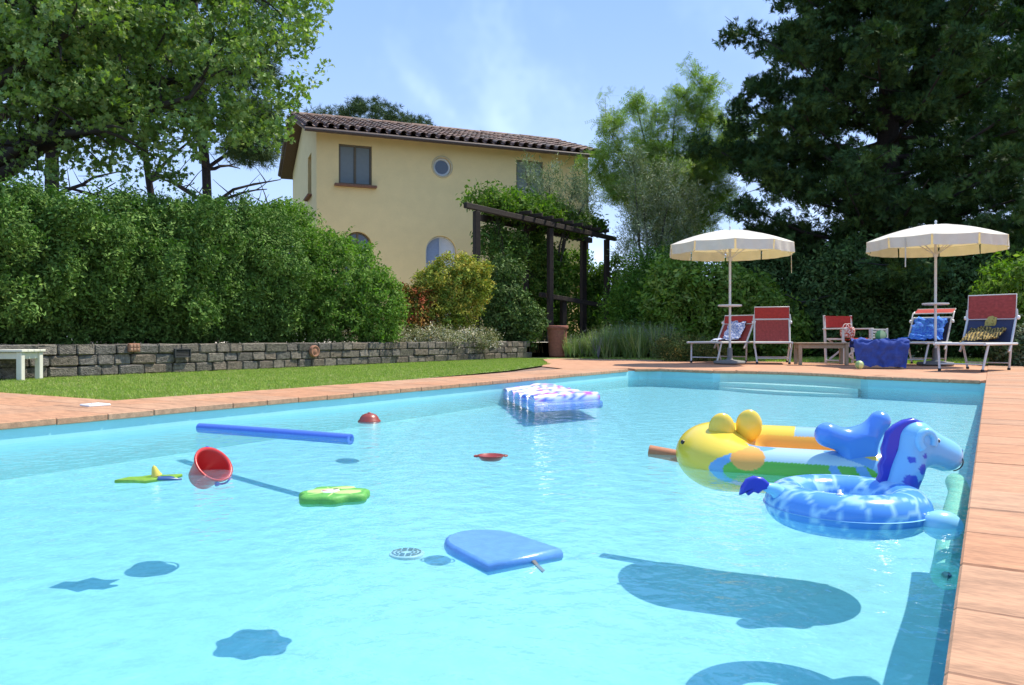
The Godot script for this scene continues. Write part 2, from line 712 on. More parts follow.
func build_pool() -> void:
	var liner := noisy("pool_liner", lin(0.215, 0.57, 0.64), 0.55, 0.9, 0.80, 9, 0.0, 1.5)
	var root := Node3D.new()
	root.name = "swimming_pool"
	add_child(root)
	structure(root)
	var rows := []
	var nu := 60
	var nn := 48
	for i in nu + 1:
		var row := []
		for k in nn + 1:
			var n := lerpf(POOL_L, POOL_R, float(k) / nn)
			var u := lerpf(-2.6, ufar(n), float(i) / nu)
			row.append(pu(u, n, WATER_Y - depth_at(u, n)))
		rows.append(row)
	var mb := MB.new()
	mb.grid(rows, true)
	part("pool_floor", mb, liner, root)
	# walls, standing round the floor's border
	var wl := MB.new()
	var bay := MB.new()
	var rim := []
	for i in nu + 1:
		rim.append(rows[i][0])
	var far := []
	for k in nn + 1:
		far.append(rows[nu][k])
	var right := []
	for i in nu + 1:
		right.append(rows[nu - i][nn])
	for line in [rim, far, right, [rows[0][nn], rows[0][0]]]:
		for i in line.size() - 1:
			var a: Vector3 = line[i]
			var b: Vector3 = line[i + 1]
			var mn: float = (a.x + b.x) * 0.5 * 0.852 + (a.z + b.z) * 0.5 * 0.5236
			var dest := bay if line == far and mn < -1.31 and mn > -3.22 else wl
			dest.face([a, b, Vector3(b.x, -0.03, b.z), Vector3(a.x, -0.03, a.z)], pu(4, -2.2) - a)
	part("pool_wall", wl, noisy("wall_liner", lin(0.30, 0.64, 0.64), 0.5, 0.9, 0.85, 10), root)
	part("bay_wall", bay, noisy("bay_plaster", lin(0.46, 0.68, 0.58), 0.6, 0.7, 0.85, 12), root)
	# round steps in the bay
	var pale := noisy("step_plaster", lin(0.42, 0.72, 0.68), 0.6, 0.7, 0.85, 12)
	for s in [[0.0, 0.035, 0.36], [0.30, 0.10, 0.26]]:
		var st := MB.new()
		var top := []
		var steps := 20
		for i in steps + 1:
			var n := lerpf(-3.18, -1.35, float(i) / steps)
			var back := ufar(n) - 0.004
			var base := lerpf(9.69, 11.0, clampf((POOL_R - n) / (POOL_R + 4.4), 0.0, 1.0))
			var front: float = base - s[0] * sin((n + 3.22) / 1.91 * PI) - 0.05
			var y: float = WATER_Y - s[1]
			top.append([pu(front, n, y), pu(back, n, y), pu(front, n, y - 0.2)])
		for i in steps:
			st.face([top[i][0], top[i + 1][0], top[i + 1][1], top[i][1]], Vector3.UP)
			st.face([top[i][0], top[i + 1][0], top[i + 1][2], top[i][2]], pu(-1, 0))
		part("step", st, pale, root)
	# floor drain
	var dm := noisy("drain_plastic", lin(0.34, 0.58, 0.64), 0.4, 0.2, 0.8, 31)
	var dark := plain("drain_slot", lin(0.10, 0.16, 0.20), 0.7)
	var dc := gp(-0.55, 4.0)
	var du := 0.0
	# found by marching down the floor under the place where the drain shows
	var dr := Node3D.new()
	dr.name = "floor_drain"
	root.add_child(dr)
	dc = gp(-0.49, 3.62 + du)
	var uu := dc.x * 0.5236 - dc.z * 0.852
	var nv := dc.x * 0.852 + dc.z * 0.5236
	dr.scale = Vector3.ONE * 1.28
	dr.position = Vector3(dc.x, WATER_Y - depth_at(uu, nv) - 0.006, dc.z)
	var d1 := MB.new()
	d1.lathe([Vector2(0.0, 0.010), Vector2(0.058, 0.010), Vector2(0.066, 0.006), Vector2(0.068, -0.02)], 32)
	part("rim", d1, dm, dr)
	for ring in [[0.022, 6], [0.036, 10], [0.050, 14]]:
		for k in ring[1]:
			var a: float = TAU * k / ring[1]
			var sl := MB.new()
			sl.box(Vector3(cos(a) * ring[0], 0.0115, sin(a) * ring[0]), Vector3(0.006, 0.002, 0.017), Basis(Vector3.UP, -a))
			part("slot", sl, dark, dr)
	# water
	var wm := StandardMaterial3D.new()
	wm.resource_name = "pool_water"
	wm.transparency = BaseMaterial3D.TRANSPARENCY_ALPHA
	wm.albedo_color = Color(0.42, 0.84, 0.93, 0.13)
	wm.roughness = 0.03
	wm.metallic_specular = 0.40
	wm.normal_enabled = true
	wm.normal_texture = ripple_map()
	wm.normal_scale = 0.34
	wm.uv1_triplanar = true
	wm.uv1_world_triplanar = true
	wm.uv1_scale = Vector3.ONE / 1.3
	var wt := []
	for i in 25:
		var row := []
		for k in 25:
			var n := lerpf(POOL_L, POOL_R, k / 24.0)
			var u := lerpf(-2.6, ufar(n), i / 24.0)
			row.append(pu(u, n, WATER_Y))
		wt.append(row)
	var wmb := MB.new()
	wmb.grid(wt, true)
	structure(part("water", wmb, wm))


func ripple_map() -> ImageTexture:
	var s := 512
	var a := FastNoiseLite.new()
	a.seed = 21
	a.noise_type = FastNoiseLite.TYPE_SIMPLEX_SMOOTH
	a.frequency = 0.018
	a.fractal_octaves = 4
	a.fractal_gain = 0.55
	var im := a.get_seamless_image(s, s)
	im.convert(Image.FORMAT_L8)
	im.bump_map_to_normal_map(6.0)
	return ImageTexture.create_from_image(im)


func seen_by_lens(p: Vector3, slack := 0.08) -> bool:
	return p.z < -0.6 and absf(p.x) < -p.z * (0.66 + slack)


func build_deck() -> void:
	var root := Node3D.new()
	root.name = "pool_deck"
	add_child(root)
	structure(root)
	var bed := noisy("deck_mortar", lin(0.27, 0.17, 0.12), 0.95, 1.1, 0.6, 15)
	var flat := noisy("deck_clay", lin(0.54, 0.278, 0.155), 0.85, 1.7, 0.72, 16, 0.05)
	# bedding under the slabs, round the pool
	var edge := []
	for i in 49:
		var n := lerpf(POOL_R + 0.0, POOL_L, i / 48.0)
		edge.append([ufar(n) + 0.01, n])
	var ring := [[-2.6, POOL_R + 0.01]] + [[9.0, POOL_R + 0.01]] + edge + [[3.0, POOL_L - 0.01], [-2.6, POOL_L - 0.01], [-2.6, -12.0], [3.32, -12.0], [3.36, -5.45], [6.0, -5.35], [9.4, -5.75], [12.0, -6.5], [14.6, -8.2], [15.5, -8.2], [15.5, 8.0], [-2.6, 8.0]]
	part("bedding", sheet(ring, -0.022), bed, root)
	var clays := []
	for i in 6:
		var f: float = [1.0, 0.93, 1.05, 0.97, 0.89, 1.02][i]
		var w: float = [0.0, 0.02, 0.0, -0.015, 0.01, 0.025][i]
		clays.append(noisy("clay_%d" % i, lin(0.54 * f, (0.278 + w) * f, (0.148 + w) * f), 0.8, 0.55 + 0.07 * i, 0.6, 40 + i, 0.12, 1.9, 0.02, false, 0.45))
		clays[i].uv1_scale = Vector3(0.9, 3.0, 3.4)
		clays[i].uv1_offset = Vector3(i * 0.37, i * 0.21, i * 0.53)
	var shapes := {}
	var lay := func(u: float, n0: float, n1: float, w: float, always := false) -> void:
		var mid := pu(u + w * 0.5, (n0 + n1) * 0.5)
		if not always and not seen_by_lens(mid, 0.16):
			return
		var key := "%.2f %.2f" % [n1 - n0, w]
		if not shapes.has(key):
			var mb := MB.new()
			mb.box(Vector3(0, -0.02, 0), Vector3(n1 - n0 - 0.003, 0.04, w - 0.003), Basis(), 0.005)
			shapes[key] = mb.mesh()
		var o := obj("slab", shapes[key], clays[rng.randi() % 6], root)
		o.position = mid + Vector3(0, rng.randf_range(-0.002, 0.0015), 0)
		o.rotation.y = -0.551 + rng.randf_range(-0.002, 0.002)
	# right side
	var u := -1.8
	while u < 15.3:
		lay.call(u, POOL_R - 0.02, POOL_R + 0.46, 0.3, u < 2.2)
		if u > 3.0:
			lay.call(u + 0.15, POOL_R + 0.46, POOL_R + 0.94, 0.3)
		u += 0.3
	# left coping and terrace
	u = 1.2
	while u < 10.3:
		lay.call(u, POOL_L - 0.46, POOL_L + 0.02, 0.3)
		lay.call(u + 0.15, POOL_L - 0.88, POOL_L - 0.46, 0.3)
		u += 0.3
	u = 0.9
	while u < 3.2:
		for k in 6:
			lay.call(u, POOL_L - 1.36 - k * 0.48, POOL_L - 0.88 - k * 0.48, 0.3)
		u += 0.3
	# far coping: slabs along the slanting edge
	var a := Vector2(ufar(-0.1), -0.1)
	var nn := -0.1
	while nn > -4.35:
		var n2 := nn - 0.29
		var p := pu(ufar(nn), nn)
		var q := pu(ufar(n2), n2)
		var dirv := (q - p)
		var len := dirv.length()
		dirv = dirv.normalized()
		var outw := dirv.cross(Vector3.UP)
		if outw.dot(pu(1, 0)) < 0:
			outw = -outw
		var mb := MB.new()
		mb.box(Vector3(0, -0.02, 0), Vector3(0.34, 0.04, len - 0.004), Basis(), 0.007)
		var o := obj("slab", mb.mesh(), clays[rng.randi() % 6], root)
		o.transform = Transform3D(Basis(outw, Vector3.UP, outw.cross(Vector3.UP)), (p + q) * 0.5 + outw * 0.15)
		nn = n2
	# the paved strip where the loungers stand, beyond the coping
	var far := []
	for i in 41:
		var n := lerpf(0.9, -4.45, i / 40.0)
		far.append([ufar(minf(n, POOL_R)) + 0.33, n])
	part("paving", sheet(far + [[10.3, -5.38], [11.0, -6.2], [13.0, -7.2], [14.6, -8.2], [15.5, -8.2], [15.5, 8.0], [9.9, 8.0]], -0.008), flat, root)
	for area in [[[-2.6, 0.44], [9.9, 0.44], [9.9, 8.0], [-2.6, 8.0]], [[-2.6, -12.0], [3.3, -12.0], [3.3, -8.25], [-2.6, -8.25]], [[-2.6, -8.24], [0.9, -8.24], [0.9, -4.52], [-2.6, -4.52]]]:
		part("paving", sheet(area, -0.010), flat, root)
	# skimmer lid on the terrace
	var lid := thing("skimmer_lid", "small white square lid set in the terracotta terrace", "lid", gp(-2.76, 5.17, 0.003), 0.9)
	var lm := MB.new()
	lm.box(Vector3(0, 0.004, 0), Vector3(0.14, 0.014, 0.14), Basis(), 0.004)
	part("cover", lm, plain("white_plastic", lin(0.78, 0.78, 0.76), 0.4), lid)
	var lh := MB.new()
	lh.box(Vector3(0, 0.013, 0.0), Vector3(0.05, 0.008, 0.02), Basis(), 0.003)
	part("finger_grip", lh, plain("white_plastic", lin(0.78, 0.78, 0.76), 0.4), lid)


func lawn_edge(u: float) -> float:
	var k := [[3.34, -5.42], [6.0, -5.42], [9.4, -5.85], [12.0, -6.6], [14.6, -8.3]]
	for i in k.size() - 1:
		if u < k[i + 1][0]:
			return lerpf(k[i][1], k[i + 1][1], clampf((u - k[i][0]) / (k[i + 1][0] - k[i][0]), 0.0, 1.0))
	return -8.3


func build_lawn() -> void:
	var m := noisy("lawn_soil", lin(0.25, 0.32, 0.09), 1.0, 1.6, 0.6, 18, 0.4)
	var root := Node3D.new()
	root.name = "lawn"
	add_child(root)
	structure(root)
	part("turf", sheet([[3.34, -9.3], [3.34, -5.42], [6.0, -5.42], [9.4, -5.85], [12.0, -6.6], [14.6, -8.3], [15.6, -8.3], [15.6, -9.6]], -0.012), m, root)
	part("turf", sheet([[15.5, -9.5], [15.5, 9.0], [30.0, 9.0], [30.0, -9.5]], -0.014), m, root)
	var l := leaves("blade", [Color(0.27, 0.38, 0.08), Color(0.33, 0.43, 0.10), Color(0.22, 0.33, 0.07), Color(0.40, 0.46, 0.14), Color(0.50, 0.48, 0.24)], 5, 0.3)
	var r := RandomNumberGenerator.new()
	r.seed = 8
	for i in 26000:
		var u := 3.36 + 11.6 * pow(r.randf(), 1.25)
		var n := lerpf(-9.12, lawn_edge(u) - 0.02, r.randf())
		var s := r.randf_range(0.024, 0.042)
		var t := Transform3D(Basis(Vector3.UP, r.randf() * TAU).scaled(Vector3(s * 1.6, s * 0.8, s * 1.6)), pu(u, n, -0.014))
		l.stamp(t, r.randi() % 8, r.randi() % 4 if r.randf() < 0.9 else 4)
	for i in 5000:
		var u := 15.5 + 4.5 * r.randf()
		var n := r.randf_range(-8.0, 3.5)
		var s := r.randf_range(0.04, 0.07)
		l.stamp(Transform3D(Basis(Vector3.UP, r.randf() * TAU).scaled(Vector3(s * 1.8, s, s * 1.8)), pu(u, n, -0.016)), r.randi() % 8, r.randi() % 4)
	var g := obj("grass", l.mesh(), leaf_mat("grass_blades", Color(0.75, 0.85, 0.4)), self)
	stuff(g)
	g.set_meta("label", "short green lawn grass between pool terrace and stone wall")
	g.set_meta("category", "grass")


func build_stone_wall() -> void:
	var root := thing("stone_wall", "low garden wall of weathered grey tufa blocks below the hedge", "wall")
	var core := MB.new()
	for k in 2:
		pass
	var mid := pu(9.0, -9.45, 0.17)
	core.box(mid, Vector3(0.24, 0.40, 13.6), Basis(Vector3.UP, -0.551))
	part("mortar", core, noisy("wall_mortar", lin(0.11, 0.10, 0.085), 1.0, 0.5, 0.5, 61), root)
	var stones := []
	var tones := [[0.22, 0.195, 0.15], [0.25, 0.22, 0.17], [0.19, 0.17, 0.138], [0.235, 0.195, 0.145], [0.205, 0.19, 0.16], [0.27, 0.24, 0.19]]
	for i in 6:
		stones.append(noisy("tufa_%d" % i, lin(tones[i][0], tones[i][1], tones[i][2]), 0.95, 0.45, 0.3, 70 + i, 1.6, 2.4, 0.03))
	var shapes := []
	var r := RandomNumberGenerator.new()
	r.seed = 31
	for wdt in [0.22, 0.28, 0.34, 0.42]:
		for k in 2:
			var mb := MB.new()
			mb.box(Vector3.ZERO, Vector3(0.20, 0.125, wdt - 0.008), Basis(), 0.016)
			for i in mb.v.size():
				var p := mb.v[i]
				var h := hash(Vector3i(p * 4000.0)) % 1000 / 1000.0
				var h2 := hash(Vector3i(p * 3000.0) + Vector3i(k, 1, 7)) % 1000 / 1000.0
				mb.v[i] = p + Vector3((h - 0.5) * 0.026, (h2 - 0.5) * 0.016, (h - 0.5) * 0.016)
			shapes.append([wdt, mb.mesh()])
	for row in 3:
		var u := 2.3 + row * 0.17
		while u < 15.6:
			var s: Array = shapes[r.randi() % shapes.size()]
			var skip: bool = (row == 1 and u > 6.15 and u < 6.5)
			var o := obj("stone", s[1], stones[r.randi() % 6], root)
			o.position = pu(u + s[0] * 0.5, -9.30 + r.randf_range(-0.012, 0.012), 0.055 + row * 0.128)
			o.rotation.y = -0.551 + (PI if r.randf() < 0.5 else 0.0) + r.randf_range(-0.02, 0.02)
			u += s[0]
	# terracotta square, round plaque and vent grille on the wall
	var terra := noisy("terracotta", lin(0.42, 0.20, 0.12), 0.85, 0.2, 0.6, 81, 0.2)
	var facing := -0.551 + PI * 0.5
	var pl := thing("wall_plaque", "small square terracotta relief tile set on the stone wall", "plaque", pu(5.86, -9.165, 0.33), facing)
	var pm := MB.new()
	pm.box(Vector3.ZERO, Vector3(0.15, 0.105, 0.04), Basis(), 0.006)
	part("tile", pm, terra, pl)
	for k in 3:
		for j in 2:
			var pq := MB.new()
			pq.box(Vector3(-0.045 + k * 0.045, -0.022 + j * 0.044, 0.022), Vector3(0.034, 0.032, 0.012), Basis(), 0.004)
			part("relief", pq, noisy("terracotta_pale", lin(0.50, 0.29, 0.19), 0.85, 0.2, 0.6, 82), pl)
	var vg := thing("vent_grille", "dark metal vent grille set in the stone wall", "vent", pu(6.55, -9.165, 0.25), facing)
	var iron := noisy("grille_iron", lin(0.045, 0.05, 0.05), 0.7, 0.2, 0.6, 83)
	var vm := MB.new()
	for q in [[0, 0.052, 0.24, 0.014], [0, -0.052, 0.24, 0.014], [-0.113, 0, 0.014, 0.09], [0.113, 0, 0.014, 0.09]]:
		vm.box(Vector3(q[0], q[1], 0.0), Vector3(q[2], q[3], 0.035))
	part("frame", vm, iron, vg)
	for k in 5:
		var sl := MB.new()
		sl.box(Vector3(0, -0.036 + k * 0.018, 0.0), Vector3(0.212, 0.005, 0.022), Basis(Vector3.RIGHT, 0.6))
		part("louvre", sl, iron, vg)
	var rd := thing("round_plaque", "round terracotta disc hanging on the stone wall", "plaque", pu(8.92, -9.165, 0.24), facing)
	var dm := MB.new()
	dm.lathe([Vector2(0.0, 0.03), Vector2(0.03, 0.032), Vector2(0.045, 0.02), Vector2(0.065, 0.022), Vector2(0.075, 0.032), Vector2(0.088, 0.03), Vector2(0.094, 0.015), Vector2(0.094, -0.02)], 28, Transform3D(Basis(Vector3.RIGHT, PI / 2), Vector3.ZERO))
	part("disc", dm, terra, rd)
	# planted bed behind the wall
	var bed := sheet([[-4.0, -9.5], [15.6, -9.5], [16.5, -10.5], [17.0, -30.0], [-4.0, -30.0]], 0.33)
	structure(part("garden_bed", bed, noisy("bed_soil", lin(0.07, 0.055, 0.035), 1.0, 1.2, 0.5, 85, 1.0)))


# ---------------------------------------------------------------- house
func build_house() -> void:
	var L := 9.31
	var W := 7.0
	var EAVE := 6.88
	var RISE := 1.18
	var root := thing("villa", "yellow two-storey villa with terracotta tiled roof behind the garden", "house", gp(-6.0, 24.0, 0.0), 0.3737)
	var stucco := noisy("yellow_stucco", lin(0.92, 0.71, 0.35), 0.92, 2.6, 0.86, 91, 0.06, 1.3)
	var court := MB.new()
	var cb := Transform3D(Basis(Vector3.UP, 0.3737), gp(-6.0, 24.0, 0.0))
	court.face([cb * Vector3(-3.0, 0.345, 0.0), cb * Vector3(13.0, 0.345, 0.0), cb * Vector3(13.0, 0.345, 7.6), cb * Vector3(-3.0, 0.345, 7.6)], Vector3.UP)
	structure(part("courtyard", court, noisy("pale_gravel", lin(0.64, 0.58, 0.47), 0.95, 0.9, 0.8, 88, 0.5)))
	# walls with real recesses for the openings
	var box := CSGBox3D.new()
	box.name = "wall"
	box.size = Vector3(L, EAVE + 0.3, W)
	box.position = Vector3(L / 2, (EAVE + 0.3) / 2 - 0.3, -W / 2)
	box.material = stucco
	root.add_child(box)
	var cut := func(c: Vector3, s: Vector3) -> void:
		var b := CSGBox3D.new()
		b.operation = CSGShape3D.OPERATION_SUBTRACTION
		b.size = s
		b.position = c - box.position
		b.material = stucco
		box.add_child(b, true)
	var drum := func(c: Vector3, r: float, h: float) -> void:
		var b := CSGCylinder3D.new()
		b.operation = CSGShape3D.OPERATION_SUBTRACTION
		b.radius = r
		b.height = h
		b.sides = 40
		b.rotation.x = PI / 2
		b.position = c - box.position
		b.material = stucco
		box.add_child(b, true)
	var upper := [[1.19, 5.86, 1.03, 1.25], [7.1, 5.86, 1.0, 1.25]]
	for w in upper:
		cut.call(Vector3(w[0], w[1], 0), Vector3(w[2], w[3], 0.36))
	drum.call(Vector3(4.0, 6.02, 0), 0.30, 0.30)
	for ax in [[1.27, 0.44], [3.97, 0.52]]:
		drum.call(Vector3(ax[0], 3.78 - ax[1], 0), ax[1], 0.44)
		cut.call(Vector3(ax[0], (3.78 - ax[1] + 0.9) / 2, 0), Vector3(ax[1] * 2, 3.78 - ax[1] - 0.9, 0.44))
	cut.call(Vector3(0, 5.75, -1.7), Vector3(0.36, 1.35, 0.9))
	# gables
	for gx in [0.0, L]:
		var gm := MB.new()
		var x0: float = gx if gx == 0.0 else gx - 0.3
		var ctr := Vector3(x0 + 0.15, EAVE + 0.4, -W / 2)
		var tri := [[0.0, 0.0], [-W, 0.0], [-W / 2, RISE - 0.12]]
		for xx in [x0, x0 + 0.3]:
			var q := []
			for t in tri:
				q.append(Vector3(xx, EAVE + t[1], t[0]))
			gm.poly_out(q, ctr)
		for i in 3:
			var t: Array = tri[i]
			var s: Array = tri[(i + 1) % 3]
			gm.poly_out([Vector3(x0, EAVE + t[1], t[0]), Vector3(x0 + 0.3, EAVE + t[1], t[0]), Vector3(x0 + 0.3, EAVE + s[1], s[0]), Vector3(x0, EAVE + s[1], s[0])], ctr)
		part("gable", gm, stucco, root)
	# windows
	var grey := noisy("shutter_paint", lin(0.20, 0.23, 0.235), 0.6, 0.8, 0.85, 93)
	var frame_m := noisy("window_wood", lin(0.16, 0.13, 0.085), 0.7, 0.4, 0.7, 94)
	var sill_m := noisy("brick_sill", lin(0.28, 0.14, 0.09), 0.9, 0.3, 0.6, 95)
	var glass := plain("window_glass", lin(0.05, 0.07, 0.10), 0.05, 0.6)
	var curtain := noisy("white_curtain", lin(0.70, 0.72, 0.75), 0.9, 0.6, 0.85, 96)
	for w in upper:
		var win := Node3D.new()
		win.name = "window"
		root.add_child(win, true)
		win.position = Vector3(w[0], w[1], 0)
		var fm := MB.new()
		for q in [[0, w[3] / 2 - 0.03, w[2], 0.06], [0, -w[3] / 2 + 0.03, w[2], 0.06], [-w[2] / 2 + 0.03, 0, 0.06, w[3] - 0.12], [w[2] / 2 - 0.03, 0, 0.06, w[3] - 0.12], [0, 0, 0.07, w[3] - 0.12]]:
			fm.box(Vector3(q[0], q[1], -0.09), Vector3(q[2], q[3], 0.07), Basis(), 0.008)
		part("frame", fm, frame_m, win)
		for s in [-1.0, 1.0]:
			var pm := MB.new()
			pm.box(Vector3(s * w[2] * 0.24, 0, -0.115), Vector3(w[2] * 0.42, w[3] - 0.12, 0.02))
			part("shutter_panel", pm, grey, win)
		var sl := MB.new()
		sl.box(Vector3(0, -w[3] / 2 - 0.04, 0.02), Vector3(w[2] + 0.28, 0.075, 0.26), Basis(), 0.01)
		part("sill", sl, sill_m, win)
	# small side window on the gable
	var sw := Node3D.new()
	sw.name = "window"
	root.add_child(sw, true)
	sw.position = Vector3(0, 5.75, -1.7)
	var sp := MB.new()
	sp.box(Vector3(0.14, 0, 0), Vector3(0.03, 1.35, 0.9))
	part("shutter_panel", sp, frame_m, sw)
	var ss := MB.new()
	ss.box(Vector3(-0.02, -0.71, 0), Vector3(0.24, 0.07, 1.14), Basis(), 0.01)
	part("sill", ss, sill_m, sw)
	# round window
	var rw := Node3D.new()
	rw.name = "round_window"
	root.add_child(rw, true)
	rw.position = Vector3(4.0, 6.02, 0)
	var turned := Transform3D(Basis(Vector3.RIGHT, PI / 2), Vector3.ZERO)
	var rf := MB.new()
	rf.lathe([Vector2(0.30, -0.02), Vector2(0.30, 0.03), Vector2(0.345, 0.035), Vector2(0.36, 0.02), Vector2(0.36, -0.01)], 40, turned)
	part("surround", rf, noisy("pale_surround", lin(0.62, 0.52, 0.33), 0.9, 0.5, 0.85, 97), rw)
	var rf2 := MB.new()
	rf2.lathe([Vector2(0.228, -0.10), Vector2(0.228, -0.045), Vector2(0.27, -0.04), Vector2(0.299, -0.05), Vector2(0.299, -0.1)], 40, turned)
	part("frame", rf2, plain("white_frame", lin(0.6, 0.62, 0.62), 0.5), rw)
	var rg := MB.new()
	rg.lathe([Vector2(0.0, -0.075), Vector2(0.23, -0.075)], 40, turned)
	part("pane", rg, glass, rw)
	# arched windows
	for ax in [[1.27, 0.44, false], [3.97, 0.52, true]]:
		var win := Node3D.new()
		win.name = "arched_window"
		root.add_child(win, true)
		win.position = Vector3(ax[0], 3.78 - ax[1], 0)
		var r: float = ax[1]
		var low := -(3.78 - r - 0.9)
		for s in [-1.0, 1.0]:
			var pg := MB.new()
			var q := [Vector3(s * 0.03, low, -0.15)]
			q.append(Vector3(s * (r - 0.05), low, -0.15))
			for i in 13:
				var a := PI / 2 * i / 12.0
				q.append(Vector3(s * maxf(0.03, cos(a) * (r - 0.05)), sin(a) * (r - 0.05), -0.15))
			pg.face(q, Vector3.BACK)
			part("pane", pg, (curtain if s > 0 else noisy("blue_curtain", lin(0.28, 0.36, 0.52), 0.8, 0.5, 0.8, 98)) if ax[2] else glass, win)
		var pts := [Vector3(-r + 0.03, low, -0.13)]
		for i in 25:
			var a := PI - PI * i / 24.0
			pts.append(Vector3(cos(a) * (r - 0.03), sin(a) * (r - 0.03), -0.13))
		pts.append(Vector3(r - 0.03, low, -0.13))
		var fm := MB.new()
		fm.tube(pts, [0.03], 6)
		fm.box(Vector3(0, (low + r) / 2, -0.135), Vector3(0.06, r - low - 0.05, 0.05))
		part("frame", fm, plain("white_frame", lin(0.6, 0.62, 0.62), 0.5) if ax[2] else frame_m, win)
	# roof
	var roof := Node3D.new()
	roof.name = "roof"
	root.add_child(roof)
	var pitch := atan2(RISE, W / 2)
	var over := 0.5
	var side := 0.42
	var slope := (W / 2 + over) / cos(pitch)
	var tone := [[0.27, 0.165, 0.115], [0.33, 0.21, 0.15], [0.22, 0.145, 0.11], [0.36, 0.25, 0.18], [0.29, 0.20, 0.155], [0.24, 0.19, 0.155]]
	var tm := []
	for i in 6:
		tm.append(noisy("roof_clay_%d" % i, lin(tone[i][0], tone[i][1], tone[i][2]), 0.9, 0.5, 0.5, 100 + i, 0.2, 1.8))
	var deckm := noisy("roof_boards", lin(0.19, 0.12, 0.08), 0.9, 0.5, 0.7, 108)
	var tile := MB.new()
	var tl := 0.52
	for inner in [false, true]:
		var rows := []
		for i in 2:
			var row := []
			var rr := (0.112 if i == 0 else 0.092) - (0.016 if inner else 0.0)
			for k in 9:
				var a := PI * k / 8.0
				row.append(Vector3(cos(a) * rr, sin(a) * rr * 0.82, (0.0 if i == 0 else -tl)))
			rows.append(row)
		tile.grid(rows, inner)
	for k in 8:
		var a := PI * k / 8.0
		var b := PI * (k + 1) / 8.0
		tile.face([Vector3(cos(a) * 0.112, sin(a) * 0.092, 0), Vector3(cos(b) * 0.112, sin(b) * 0.092, 0), Vector3(cos(b) * 0.096, sin(b) * 0.079, 0), Vector3(cos(a) * 0.096, sin(a) * 0.079, 0)], Vector3.BACK)
	var tile_mesh := tile.mesh()
	var r := RandomNumberGenerator.new()
	r.seed = 4
	var cols := 32
	var step := (L + 2 * side) / cols
	var rows_n := 9
	for back in 2:
		var b := Basis(Vector3.RIGHT, pitch) if back == 0 else Basis(Vector3.UP, PI) * Basis(Vector3.RIGHT, pitch)
		var org := Vector3(-side, EAVE - over * tan(pitch) + 0.10, over) if back == 0 else Vector3(L + side, EAVE - over * tan(pitch) + 0.10, -W - over)
		# boarding under the tiles
		var dk := MB.new()
		dk.box(org + b * Vector3((L + 2 * side) / 2, -0.06, -slope / 2), Vector3(L + 2 * side, 0.07, slope), b)
		part("boarding", dk, deckm, roof)
		# channel tiles: one trough per column
		var ch := MB.new()
		for k in cols + 1:
			var rows := []
			for i in 2:
				var row := []
				for j in 7:
					var a := PI + PI * j / 6.0
					row.append(org + b * Vector3(k * step + cos(a) * 0.10, 0.075 + sin(a) * 0.075, -i * slope + 0.03))
				rows.append(row)
			ch.grid(rows)
		var cho := part("channel_tiles", ch, tm[2], roof)
		stuff(cho)
		if back == 1:
			continue
		for k in cols:
			for i in rows_n:
				var o := obj("roof_tile", tile_mesh, tm[r.randi() % 6], roof)
				var bb := b * Basis(Vector3.RIGHT, -0.035) * Basis(Vector3.UP, r.randf_range(-0.03, 0.03))
				o.transform = Transform3D(bb, org + b * Vector3((k + 0.5) * step + r.randf_range(-0.008, 0.008), 0.055 + r.randf_range(-0.006, 0.008), 0.06 - i * (slope - 0.1) / rows_n + r.randf_range(-0.02, 0.02)))
	# ridge tiles
	var ridge := MB.new()
	var rg2 := []
	for i in 2:
		var row := []
		for k in 9:
			var a := PI * k / 8.0
			var rr := 0.15 if i == 0 else 0.125
			row.append(Vector3(cos(a) * rr, sin(a) * rr * 0.85, 0.0 if i == 0 else -0.58))
		rg2.append(row)
	ridge.grid(rg2)
	var ridge_mesh := ridge.mesh()
	var nr := 19
	for i in nr:
		var o := obj("ridge_tile", ridge_mesh, tm[r.randi() % 6], roof)
		o.transform = Transform3D(Basis(Vector3.UP, -PI / 2) * Basis(Vector3.RIGHT, 0.03), Vector3(-side + i * (L + 2 * side) / nr, EAVE + RISE + 0.13 + r.randf_range(-0.01, 0.01), -W / 2))
	# eaves board, gutter, rafters, bracket
	var ev := MB.new()
	ev.tube([Vector3(-side, EAVE - 0.19, over + 0.09), Vector3(L + side, EAVE - 0.19, over + 0.09)], [0.065], 10)
	part("gutter", ev, noisy("gutter_metal", lin(0.085, 0.055, 0.045), 0.6, 0.5, 0.7, 109), roof)
	for k in 17:
		var rf3 := MB.new()
		rf3.bar(Vector3(0.3 + k * (L - 0.6) / 16, EAVE - 0.02, 0.02), Vector3(0.3 + k * (L - 0.6) / 16, EAVE - 0.16, over - 0.06), 0.07, 0.09)
		part("rafter", rf3, noisy("pale_rafter", lin(0.55, 0.42, 0.24), 0.9, 0.4, 0.8, 110), roof)
	for s in [0, 1]:
		var x0 := -side if s == 0 else L + 0.002
		var b := Basis(Vector3.RIGHT, pitch)
		var sof := MB.new()
		sof.box(Vector3(x0 + side / 2, EAVE - over * tan(pitch) + 0.0, over) + b * Vector3(0, -0.008, -slope / 2), Vector3(side - 0.004, 0.03, slope - 0.02), b)
		part("soffit", sof, noisy("orange_soffit", lin(0.52, 0.31, 0.17), 0.9, 0.5, 0.8, 111), roof)
	var dp := MB.new()
	dp.tube([Vector3(L + 0.32, EAVE - 0.22, over + 0.04), Vector3(L + 0.1, EAVE - 0.62, 0.16), Vector3(L - 0.06, EAVE - 0.75, 0.06), Vector3(L - 0.06, 0.3, 0.06)], [0.045], 8)
	part("downpipe", dp, mats["gutter_metal"], roof)


